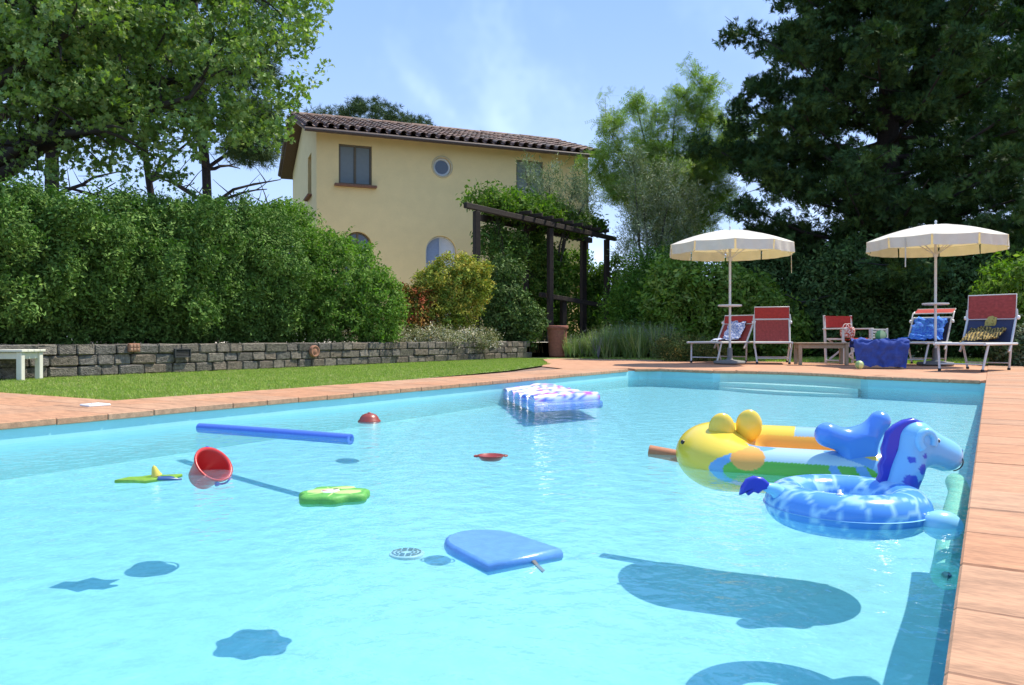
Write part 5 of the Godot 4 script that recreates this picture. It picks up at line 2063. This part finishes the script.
func build_floats() -> void:
	build_horse()
	build_yellow_float()
	build_lilo()
	var w := WATER_Y
	# blue kickboard
	var kb := thing("kickboard", "plain blue kickboard with one round end floating in the middle", "kickboard", gp(-0.055, 2.10, w - 0.012), 0.0)
	var foam := noisy("blue_foam", lin(0.12, 0.31, 0.66), 0.3, 0.25, 0.8, 181, 0.05)
	var axis := Vector3(-0.17, 0, -0.25).normalized()
	var side := Vector3(axis.z, 0, -axis.x)
	var outl := []
	for q in [[-0.165, 0.115], [0.02, 0.112]]:
		outl.append(axis * q[0] + side * q[1])
	for i in range(1, 12):
		var a := PI / 2 - PI * i / 12.0
		outl.append(axis * (0.02 + cos(a) * 0.135) + side * sin(a) * 0.112)
	outl.append(axis * 0.02 - side * 0.112)
	outl.append(axis * -0.165 - side * 0.115)
	part("board", pad(outl, 0.034, 0.012), foam, kb)
	var strap := MB.new()
	strap.tube([axis * -0.165 + side * -0.02 + Vector3(0, 0.018, 0), axis * -0.18 + side * -0.02 + Vector3(0, 0.01, 0), axis * -0.195 + side * -0.03 + Vector3(0, -0.004, 0)], [0.007], 6, true, 0.3)
	part("strap", strap, plain("grey_strap", lin(0.12, 0.12, 0.12), 0.7), kb)
	# frog-shaped foam board
	var fb := thing("lobed_float", "green lobed foam float with pale patterned top", "float", gp(-0.635, 2.78, w - 0.012), 0.35)
	var fo := []
	for i in 48:
		var a := TAU * i / 48.0
		var rr := 0.108 + 0.009 * cos(a * 7.0 + 0.6) + 0.007 * sin(a * 3.0)
		fo.append(Vector3(cos(a) * rr * 1.12, 0, sin(a) * rr))
	part("board", pad(fo, 0.036, 0.012), noisy("frog_foam", lin(0.12, 0.42, 0.07), 0.6, 0.2, 0.7, 182, 0.1), fb)
	var pale := plain("pale_green_print", lin(0.42, 0.66, 0.20), 0.6)
	for q in [[-0.035, -0.02, 0.06, 0.035], [0.045, 0.03, 0.05, 0.03], [0.04, -0.05, 0.045, 0.02]]:
		var e := MB.new()
		e.lathe([Vector2(0.0, 0.0385), Vector2(0.9, 0.0385), Vector2(1.0, 0.034)], 20, Transform3D(Basis.from_scale(Vector3(q[2], 1, q[3])), Vector3(q[0], 0, q[1])))
		part("patch", e, pale, fb)
	for q in [[-0.012, 0.0, 0.034, 0.022, "white_print", lin(0.75, 0.75, 0.72)], [-0.03, 0.004, 0.012, 0.008, "pink_print", lin(0.62, 0.28, 0.28)], [0.008, -0.012, 0.010, 0.006, "black_print", lin(0.02, 0.02, 0.02)]]:
		var e := MB.new()
		var up: float = 0.0405 if q[4] == "white_print" else 0.0425
		e.lathe([Vector2(0.0, up), Vector2(0.9, up), Vector2(1.0, 0.036)], 16, Transform3D(Basis.from_scale(Vector3(q[2], 1, q[3])), Vector3(q[0], 0, q[1])))
		part("print_patch", e, plain(q[4], q[5], 0.5), fb)
	for k in 7:
		var vein := MB.new()
		var a := TAU * k / 7.0
		vein.tube([Vector3(cos(a) * 0.045, 0.0365, sin(a) * 0.04), Vector3(cos(a + 0.1) * 0.10, 0.035, sin(a + 0.1) * 0.09)], [0.004, 0.0025], 6, true, 0.5)
		part("ridge", vein, pale, fb)
	# red bucket lying tilted
	var bu := thing("bucket", "red toy bucket floating tilted with blue handle", "bucket", gp(-1.345, 3.36, w - 0.012), 0.0)
	bu.scale = Vector3.ONE * 0.88
	var by := Vector3(0.68, 0.64, 0.36).normalized()
	var bx := by.cross(Vector3(0.6, -0.2, -0.8)).normalized()
	var bb := Basis(bx, by, bx.cross(by))
	var red := plain("red_plastic", lin(0.50, 0.025, 0.022), 0.3)
	var bm := MB.new()
	bm.lathe([Vector2(0.0, -0.005), Vector2(0.058, 0.0), Vector2(0.062, 0.006), Vector2(0.088, 0.115), Vector2(0.098, 0.118), Vector2(0.100, 0.130), Vector2(0.090, 0.131), Vector2(0.082, 0.122), Vector2(0.056, 0.01), Vector2(0.0, 0.006)], 36, Transform3D(bb, Vector3(0, -0.03, 0)))
	part("pail", bm, red, bu)
	var hb := MB.new()
	var hp := []
	for i in 15:
		var a := PI * i / 14.0
		hp.append(Vector3(0, -0.03, 0) + bb * Vector3(cos(a) * 0.102, 0.112 - sin(a) * 0.02, sin(a) * 0.11))
	hb.tube(hp, [0.005], 8)
	part("handle", hb, plain("blue_plastic", lin(0.03, 0.05, 0.40), 0.35), bu)
	for s in [-1.0, 1.0]:
		var eb := MB.new()
		eb.lathe([Vector2(0, -0.01), Vector2(0.012, -0.008), Vector2(0.012, 0.008), Vector2(0, 0.01)], 12, Transform3D(bb * Basis(Vector3.BACK, PI / 2), Vector3(0, -0.03, 0) + bb * Vector3(s * 0.102, 0.112, 0)))
		part("lug", eb, plain("blue_plastic", lin(0.03, 0.05, 0.40), 0.35), bu)
	# limp green leaf-shaped float with a small blue piece
	var lf := thing("leaf_float", "flat yellow-green leaf-shaped float left of the red bucket", "float", gp(-1.45, 3.12, w), 0.5)
	var so := []
	for q in [[-0.125, 0.0], [-0.075, -0.05], [-0.03, -0.038], [0.025, -0.068], [0.065, -0.032], [0.125, -0.022], [0.085, 0.018], [0.1, 0.052], [0.035, 0.042], [-0.02, 0.07], [-0.06, 0.03]]:
		so.append(Vector3(q[0], 0, q[1]))
	part("body", pad(so, 0.014, 0.005), noisy("lime_vinyl", lin(0.26, 0.50, 0.06), 0.35, 0.15, 0.6, 183), lf)
	var pk := MB.new()
	pk.lathe([Vector2(0.0, 0.062), Vector2(0.008, 0.055), Vector2(0.016, 0.03), Vector2(0.022, 0.018)], 12, Transform3D(Basis(Vector3.BACK, 0.25), Vector3(0.03, 0, 0)))
	part("valve_tip", pk, plain("yellow_vinyl", lin(0.62, 0.50, 0.08), 0.3), lf)
	var bf := MB.new()
	bf.tube([Vector3(0.03, 0.012, 0.035), Vector3(0.07, 0.010, 0.045), Vector3(0.115, 0.002, 0.04)], [0.02, 0.024, 0.008], 10, true, 0.4)
	part("blue_fin", bf, plain("navy_vinyl", lin(0.03, 0.08, 0.22), 0.35), lf)
	# noodles
	noodle("blue foam pool noodle floating near the left side", [gp(-2.0, 5.0, w - 0.006), gp(-1.5, 4.74, w - 0.004), gp(-0.92, 4.45, w - 0.008)], 0.031, lin(0.07, 0.17, 0.62), 184)
	noodle("orange-brown foam noodle sticking out from under the yellow float", [gp(0.68, 3.86, w + 0.012), gp(1.13, 3.68, w - 0.045), gp(1.58, 3.47, w - 0.06)], 0.029, lin(0.46, 0.17, 0.07), 185)
	noodle("mint green foam noodle drifting along the right pool edge", [pu(2.62, -0.112, w - 0.13), pu(2.95, -0.112, w - 0.09), pu(3.3, -0.112, w - 0.07), pu(3.7, -0.112, w - 0.07), pu(4.1, -0.14, w - 0.09)], 0.042, lin(0.22, 0.66, 0.48), 186)
	# red ball
	var rb := thing("dome_toy", "dark red dome-shaped toy floating right of the blue noodle", "toy", gp(-0.98, 5.36, w), 0.3)
	var dome := MB.new()
	dome.lathe([Vector2(0.0, -0.012), Vector2(0.070, -0.012), Vector2(0.079, -0.006), Vector2(0.077, 0.004), Vector2(0.068, 0.010), Vector2(0.062, 0.026), Vector2(0.047, 0.043), Vector2(0.025, 0.052), Vector2(0.0, 0.054)], 32)
	part("shell", dome, plain("maroon_plastic", lin(0.26, 0.045, 0.03), 0.35), rb)
	var knob := MB.new()
	knob.lathe([Vector2(0.012, 0.050), Vector2(0.013, 0.058), Vector2(0.0, 0.061)], 14)
	part("knob", knob, plain("maroon_plastic", lin(0.26, 0.045, 0.03), 0.35), rb)
	# red ring dish
	var rd := thing("floating_dish", "small dark red dish with two lugs floating mid-pool", "dish", gp(-0.10, 3.68, w - 0.006), 0.1)
	var dm := MB.new()
	dm.lathe([Vector2(0.0, 0.0), Vector2(0.045, 0.0), Vector2(0.062, 0.018), Vector2(0.064, 0.024), Vector2(0.058, 0.024), Vector2(0.042, 0.008), Vector2(0.0, 0.006)], 28)
	part("bowl", dm, plain("dark_red_plastic", lin(0.27, 0.035, 0.025), 0.3), rd)
	for s in [-1.0, 1.0]:
		var hg := MB.new()
		var hh := []
		for i in 9:
			var a := -PI / 2 + PI * i / 8.0
			hh.append(Vector3(s * (0.062 + cos(a) * 0.016), 0.020, sin(a) * 0.02))
		hg.tube(hh, [0.004], 6)
		part("lug", hg, plain("dark_red_plastic", lin(0.27, 0.035, 0.025), 0.3), rd)


# a soft-edged flat slab from an outline round the origin
func pad(outline: Array, thick: float, soft: float) -> MB:
	var mb := MB.new()
	var n := outline.size()
	var prof := [[-soft, 0.0], [-soft * 0.3, soft * 0.3], [0.0, soft], [0.0, thick - soft], [-soft * 0.3, thick - soft * 0.3], [-soft, thick]]
	var cen := Vector3.ZERO
	for p in outline:
		cen += p
	cen /= n
	var base := mb.v.size()
	for q in prof:
		for i in n:
			var p: Vector3 = outline[i]
			var inw := (cen - p).normalized()
			mb.vert(p - inw * q[0] + Vector3.UP * q[1])
	var area := 0.0
	for i in n:
		var a: Vector3 = outline[i]
		var b: Vector3 = outline[(i + 1) % n]
		area += a.x * b.z - b.x * a.z
	for k in prof.size() - 1:
		for i in n:
			var a0 := base + k * n + i
			var a1 := base + k * n + (i + 1) % n
			if area > 0:
				mb.tri_i(a0, a0 + n, a1)
				mb.tri_i(a1, a0 + n, a1 + n)
			else:
				mb.tri_i(a0, a1, a0 + n)
				mb.tri_i(a1, a1 + n, a0 + n)
	for top in [true, false]:
		var k := prof.size() - 1 if top else 0
		var c := mb.vert(cen + Vector3.UP * prof[k][1])
		for i in n:
			var p0 := mb.vert(mb.v[base + k * n + i])
			var p1 := mb.vert(mb.v[base + k * n + (i + 1) % n])
			if (area > 0) == top:
				mb.tri_i(c, p1, p0)
			else:
				mb.tri_i(c, p0, p1)
	return mb


func noodle(label: String, pts: Array, r: float, colr: Color, seed_: int) -> void:
	var c := Curve3D.new()
	for i in pts.size():
		var t := Vector3.ZERO
		if i > 0 and i < pts.size() - 1:
			t = (pts[i + 1] - pts[i - 1]) * 0.17
		c.add_point(pts[i], -t, t)
	var line := []
	var len := c.get_baked_length()
	for i in 25:
		line.append(c.sample_baked(len * i / 24.0, true))
	var mid: Vector3 = line[12]
	var root := thing("pool_noodle", label, "pool noodle", mid, 0.0, "foam pool noodles")
	var rel := []
	for p in line:
		rel.append(p - mid)
	var foam := noisy("noodle_foam_%d" % seed_, colr, 0.6, 0.12, 0.82, seed_, 0.05)
	var mb := MB.new()
	mb.tube(rel, [r], 18, false)
	part("tube", mb, foam, root)
	for e in [0, 24]:
		var en := MB.new()
		var d: Vector3 = (rel[0] - rel[1]).normalized() if e == 0 else (rel[24] - rel[23]).normalized()
		var ref := Vector3.UP.cross(d).normalized()
		en.lathe([Vector2(r, 0.0), Vector2(r * 0.97, 0.001), Vector2(r * 0.36, 0.001), Vector2(r * 0.34, -0.02)], 18, Transform3D(Basis(ref, d, ref.cross(d)), rel[e]))
		part("cut_end", en, foam, root)


func build_horse() -> void:
	# local axes: x right, y up from the water, -z away
	var root := thing("horse_swim_ring", "blue inflatable horse-headed swim ring with dark blue mane", "swim ring", gp(1.105, 2.58, WATER_Y), 0.0)
	var cell := FastNoiseLite.new()
	cell.noise_type = FastNoiseLite.TYPE_CELLULAR
	cell.cellular_return_type = FastNoiseLite.RETURN_DISTANCE2_SUB
	cell.fractal_type = FastNoiseLite.FRACTAL_NONE
	cell.seed = 3
	cell.frequency = 13.0
	var ring := MB.new()
	ring.colored = true
	var segs := 120
	var tubes := 36
	for i in segs:
		var a := TAU * i / segs
		for k in tubes:
			var b := TAU * k / tubes
			# heat-sealed pleats along the inner seam
			var pl := 1.0 - 0.035 * absf(sin(a * 22.0)) * pow(maxf(0.0, -cos(b)), 3.0)
			var rr := 0.072 * pl
			var p := Vector3(cos(a) * (0.185 + cos(b) * rr), 0.018 + sin(b) * rr * 0.95, sin(a) * (0.185 + cos(b) * rr))
			var e := cell.get_noise_3d(p.x * 1.0, p.y * 0.7, p.z * 1.0) + 1.0
			var edge := smoothstep(0.06, 0.13, e)
			ring.col = Color(0.34, 0.62, 0.86).lerp(Color(0.085, 0.29, 0.72), edge)
			ring.vert(p)
	for i in segs:
		for k in tubes:
			var a0 := i * tubes + k
			var a1 := i * tubes + (k + 1) % tubes
			var b0 := ((i + 1) % segs) * tubes + k
			var b1 := ((i + 1) % segs) * tubes + (k + 1) % tubes
			ring.tri_i(a0, a1, b0)
			ring.tri_i(a1, b1, b0)
	part("ring", ring, vinyl("horse_vinyl"), root)
	var seam := MB.new()
	seam.lathe([Vector2(0.2555, 0.0195), Vector2(0.263, 0.0190), Vector2(0.263, 0.0175), Vector2(0.2555, 0.017)], 80)
	part("weld_seam", seam, plain("ear_vinyl", lin(0.24, 0.55, 0.82), 0.25), root)
	var vv := MB.new()
	vv.lathe([Vector2(0.012, 0.0), Vector2(0.010, 0.004), Vector2(0.006, 0.006), Vector2(0.006, 0.016), Vector2(0.0, 0.017)], 12, Transform3D(Basis(Vector3.RIGHT, -0.3), Vector3(-0.09, 0.084, 0.165)))
	part("valve", vv, plain("white_plastic", lin(0.78, 0.78, 0.76), 0.4), root)
	# head and neck
	var f := func(p: Vector3) -> float:
		var d := cap(p, Vector3(0.205, 0.04, -0.06), Vector3(0.240, 0.13, -0.08), 0.055, 0.046)
		d = smin(d, cap(p, Vector3(0.240, 0.13, -0.08), Vector3(0.266, 0.225, -0.09), 0.046, 0.055), 0.05)
		d = smin(d, cap(p, Vector3(0.275, 0.225, -0.09), Vector3(0.345, 0.185, -0.105), 0.052, 0.046), 0.05)
		d = smin(d, cap(p, Vector3(0.345, 0.185, -0.105), Vector3(0.392, 0.165, -0.118), 0.046, 0.055), 0.05)
		return d
	var spots := [[Vector3(0.225, 0.09, -0.03), 0.022], [Vector3(0.265, 0.13, -0.04), 0.017], [Vector3(0.235, 0.16, -0.04), 0.014], [Vector3(0.20, 0.06, 0.0), 0.024], [Vector3(0.26, 0.07, -0.03), 0.018], [Vector3(0.275, 0.175, -0.045), 0.013]]
	var paint := func(p: Vector3) -> Color:
		for s in spots:
			if p.distance_to(s[0]) < s[1] * 1.25 and p.z > -0.08:
				return Color(0.05, 0.10, 0.55)
		return Color(0.20, 0.50, 0.80)
	obj("head", surface_net(f, Vector3(0.10, -0.05, -0.20), Vector3(0.48, 0.32, 0.03), 0.006, paint), vinyl("horse_vinyl"), root)
	# mane: a scalloped fin down the back of the neck
	var dark := plain("mane_vinyl", lin(0.035, 0.045, 0.45), 0.28)
	var mane_o := []
	for q in [[0.30, 0.29], [0.272, 0.302], [0.245, 0.296], [0.218, 0.280], [0.196, 0.256], [0.188, 0.224], [0.180, 0.196], [0.184, 0.166], [0.172, 0.138], [0.176, 0.108], [0.165, 0.078], [0.172, 0.045], [0.20, 0.055], [0.215, 0.10], [0.226, 0.15], [0.234, 0.20], [0.248, 0.24], [0.275, 0.262]]:
		mane_o.append(Vector3((q[0] - 0.22) * 1.15 - 0.012, 0, -(q[1] - 0.17)))
	var mn := pad(mane_o, 0.034, 0.009)
	var mo := part("mane", mn, dark, root)
	mo.transform = Transform3D(Basis(Vector3.RIGHT, PI / 2), Vector3(0.212, 0.165, -0.098))
	mo.rotate_y(0.0)
	for s in [-1.0, 1.0]:
		var ear := MB.new()
		var ep := []
		for i in 12:
			var a := -0.5 + 4.6 * i / 11.0
			ep.append(Vector3(0.283 + cos(a) * 0.026, 0.225 + sin(a) * 0.032, -0.09 + s * 0.058))
		ear.tube(ep, taper(0.011, 0.016, 11), 12)
		part("ear", ear, plain("ear_vinyl", lin(0.24, 0.55, 0.82), 0.25), root)
		var eye := MB.new()
		eye.lathe([Vector2(0, 0.006), Vector2(0.012, 0.003), Vector2(0.016, -0.008)], 14, Transform3D(Basis(Vector3.RIGHT, s * PI / 2) * Basis.from_scale(Vector3(1.1, 1, 0.75)), Vector3(0.325, 0.224, -0.098 + s * 0.047)))
		var eo := part("eye", eye, plain("white_print", lin(0.75, 0.75, 0.72), 0.5), root)
		var pp := MB.new()
		pp.lathe([Vector2(0, 0.009), Vector2(0.007, 0.0065), Vector2(0.009, 0.0)], 12, Transform3D(Basis(Vector3.RIGHT, s * PI / 2), Vector3(0.328, 0.223, -0.098 + s * 0.0475)))
		part("pupil", pp, plain("black_print", lin(0.02, 0.02, 0.02), 0.4), eo)
		var nos := MB.new()
		nos.lathe([Vector2(0, 0.002), Vector2(0.007, 0.001), Vector2(0.009, -0.004)], 12, Transform3D(Basis(Vector3.BACK, -PI / 2) * Basis(Vector3.RIGHT, s * 0.7), Vector3(0.440, 0.18, -0.118 + s * 0.022)))
		part("nostril", nos, plain("nostril_print", lin(0.05, 0.12, 0.30), 0.4), root)
		var mp := []
		for i in 9:
			var a := 0.35 - 1.75 * i / 8.0
			mp.append(Vector3(0.388 + cos(a) * 0.044, 0.150 + sin(a) * 0.032, -0.116 + s * (0.036 + 0.008 * i / 8.0)))
		var mt := MB.new()
		mt.tube(mp, [0.0022], 5)
		part("mouth_line", mt, plain("black_print", lin(0.02, 0.02, 0.02), 0.4), root)
	# front paw and tail
	var paw := MB.new()
	paw.lathe(round_profile(0.045, 0.062), 24, Transform3D(Basis(Vector3.BACK, PI / 2 - 0.1) * Basis(Vector3.UP, 0.0), Vector3(0.205, 0.0, 0.205)))
	part("paw", paw, plain("paw_vinyl", lin(0.27, 0.58, 0.80), 0.22), root)
	var leg := MB.new()
	leg.tube([Vector3(0.12, 0.035, 0.14), Vector3(0.155, 0.02, 0.17), Vector3(0.185, 0.006, 0.195)], [0.03, 0.026, 0.022], 12)
	part("leg", leg, plain("ear_vinyl", lin(0.24, 0.55, 0.82), 0.25), root)
	var tl := MB.new()
	tl.tube([Vector3(-0.21, 0.04, 0.02), Vector3(-0.245, 0.075, 0.025), Vector3(-0.28, 0.085, 0.03)], [0.032, 0.022, 0.014], 12)
	part("tail", tl, plain("ear_vinyl", lin(0.24, 0.55, 0.82), 0.25), root)
	var to := []
	for q in [[0.0, -0.008], [0.02, -0.026], [0.05, -0.032], [0.075, -0.022], [0.092, 0.004], [0.098, 0.03], [0.082, 0.018], [0.07, 0.032], [0.052, 0.02], [0.036, 0.026], [0.02, 0.012], [0.004, 0.010]]:
		to.append(Vector3(-q[0] + 0.04, 0, q[1]))
	var tf := part("tail_tuft", pad(to, 0.026, 0.008), dark, root)
	tf.transform = Transform3D(Basis(Vector3.RIGHT, PI / 2), Vector3(-0.305, 0.088, 0.018))


func round_profile(r: float, h: float) -> Array:
	var a := []
	for i in 13:
		var t := PI * i / 12.0
		a.append(Vector2(sin(t) * r, -cos(t) * h))
	return a


func build_yellow_float() -> void:
	var root := thing("animal_float", "large yellow inflatable float with two ears, green and blue panels", "float", gp(1.245, 3.46, WATER_Y), 0.0)
	# body axis runs to the right and towards the viewer
	var ax := Vector3(0.87, 0, 0.40).normalized()
	var sd := Vector3(-ax.z, 0, ax.x)     # towards the viewer's left-near side
	var f := func(p: Vector3) -> float:
		var x := p.dot(ax)
		var z := p.dot(sd)
		# stadium ring
		var cx := clampf(x, -0.21, 0.22)
		var q := Vector2(x - cx, z).length()
		var ring := Vector2(q - 0.155, p.y - 0.035).length() - 0.098
		var floor_ := maxf(q - 0.16, absf(p.y - 0.0) - 0.03)
		var d := smin(ring, floor_, 0.05)
		# fuller head end
		d = smin(d, ell(p, ax * -0.34 + Vector3(0, 0.04, 0), Vector3(0.17, 0.125, 0.22)), 0.07)
		return d
	var paint := func(p: Vector3) -> Color:
		var x := p.dot(ax)
		var z := p.dot(sd)
		var yellow := Color(0.78, 0.58, 0.06)
		if absf(z) < 0.11 and x > -0.2 and p.y < 0.11:
			return Color(0.80, 0.42, 0.05)
		# printed side panel
		var e := pow((x - 0.04) / 0.36, 2.0) + pow((p.y - 0.06) / 0.092, 2.0)
		if z > 0.09 and e < 1.0:
			if Vector2(x + 0.16, (p.y - 0.09) * 1.2 + (0.18 - z) * 0.5).length() < 0.07:
				return Color(0.85, 0.40, 0.08)
			if e > 0.70:
				return Color(0.14, 0.36, 0.62)
			if p.y > 0.100:
				return Color(0.42, 0.62, 0.66)
			if x > 0.16 and sin(x * 60.0 + p.y * 40.0) > 0.4:
				return Color(0.14, 0.36, 0.62)
			return Color(0.12, 0.44, 0.05)
		if z < -0.08 and x > 0.0 and x < 0.16 and p.y > 0.04:
			return Color(0.30, 0.50, 0.60)
		if x > 0.34:
			return Color(0.14, 0.38, 0.55) if p.y > 0.03 else Color(0.12, 0.44, 0.10)
		return yellow
	root.rotate(ax, 0.2)
	obj("body", surface_net(f, Vector3(-0.60, -0.10, -0.40), Vector3(0.60, 0.20, 0.42), 0.0065, paint), vinyl("float_vinyl"), root)
	var yel := plain("yellow_float_vinyl", lin(0.78, 0.55, 0.07), 0.25)
	var ears := [ax * -0.30 + sd * 0.02, ax * -0.19 + sd * -0.05]
	for k in 2:
		var e: Vector3 = ears[k]
		var mb := MB.new()
		mb.lathe(round_profile(0.060, 0.075), 24, Transform3D(Basis.from_scale(Vector3(1.0, 1.0, 0.62)), e + Vector3(0, 0.165, 0)))
		part("ear", mb, yel, root)
	for s in [-1.0, 1.0]:
		var ey := MB.new()
		ey.lathe(round_profile(0.010, 0.010), 12, Transform3D(Basis(), ax * -0.465 + sd * (0.045 + s * 0.04) + Vector3(0, 0.115, 0)))
		part("eye", ey, plain("black_print", lin(0.02, 0.02, 0.02), 0.4), root)
	# blue forked tail that stands up at the right end
	var c := ax * 0.27 + sd * 0.13 + Vector3(-0.005, 0.0, 0)
	var g := func(p: Vector3) -> float:
		var d := cap(p, c + Vector3(0, 0.10, 0), c + Vector3(0.0, 0.17, 0), 0.08, 0.055)
		d = smin(d, cap(p, c + Vector3(-0.01, 0.165, 0), c + Vector3(-0.125, 0.215, 0.0), 0.046, 0.05), 0.05)
		d = smin(d, cap(p, c + Vector3(0.02, 0.165, 0), c + Vector3(0.09, 0.255, 0), 0.046, 0.042), 0.05)
		return maxf(d, absf(p.z - c.z) - 0.052)
	var pt := func(p: Vector3) -> Color:
		if p.x > c.x + 0.05 and p.z < c.z - 0.035:
			return Color(0.18, 0.50, 0.14)
		return Color(0.10, 0.27, 0.74)
	obj("tail_fin", surface_net(g, c + Vector3(-0.24, -0.01, -0.12), c + Vector3(0.26, 0.34, 0.12), 0.009, pt), vinyl("float_vinyl"), root)


func build_lilo() -> void:
	# air mattress with cross bolsters; a = far end, b = near end of its left side
	var a := gp(-0.17, 8.9)
	var b := gp(0.21, 6.95)
	var w := Vector3(0.64, 0, -0.46)
	var root := thing("air_mattress", "blue and white inflatable air mattress with floral print near the far side", "air mattress", (a + b) * 0.5 + w * 0.5 + Vector3(0, WATER_Y - 0.035, 0))
	var o := (a + b) * 0.5 + w * 0.5
	var n := FastNoiseLite.new()
	n.seed = 5
	n.frequency = 14.0
	var m := vinyl("lilo_vinyl")
	var base := MB.new()
	base.colored = true
	base.col = Color(0.08, 0.20, 0.72)
	var len := (b - a)
	for k in 2:
		pass
	var rim := []
	for q in [[0.0, -0.02], [1.0, -0.02], [1.0, 1.02], [0.0, 1.02]]:
		rim.append(a.lerp(b, q[0]) + w * q[1] - o)
	var fine := []
	for i in 4:
		for k in 6:
			fine.append((rim[i] as Vector3).lerp(rim[(i + 1) % 4], k / 6.0))
	base = pad(fine, 0.07, 0.02)
	base.colored = true
	for i in base.c.size():
		base.c[i] = Color(0.10, 0.24, 0.75)
	part("underside", base, m, root).position.y = -0.06
	var count := 6
	for i in count:
		var t := (i + 0.5) / count
		var p := a.lerp(b, t) - o
		var tube := MB.new()
		tube.colored = true
		var pts := []
		var rad := []
		var big := 0.075 if i == count - 1 else 0.072
		for k in 15:
			var s := k / 14.0
			pts.append(p + w * s + Vector3(0, 0.012 if i < count - 1 else 0.03, 0))
			rad.append(big * (0.55 + 0.45 * pow(sin(clampf(s, 0.02, 0.98) * PI), 0.35)))
		tube.tube(pts, rad, 18)
		for j in tube.v.size():
			var e := n.get_noise_3dv(tube.v[j])
			var colr := Color(0.62, 0.66, 0.80)
			if e > 0.16:
				colr = Color(0.10, 0.18, 0.62)
			elif e < -0.22:
				colr = Color(0.42, 0.10, 0.42)
			elif e < -0.12:
				colr = Color(0.75, 0.72, 0.55)
			if tube.v[j].y < 0.015:
				colr = Color(0.08, 0.20, 0.72)
			tube.c[j] = colr
		part("bolster" if i < count - 1 else "pillow", tube, m, root)
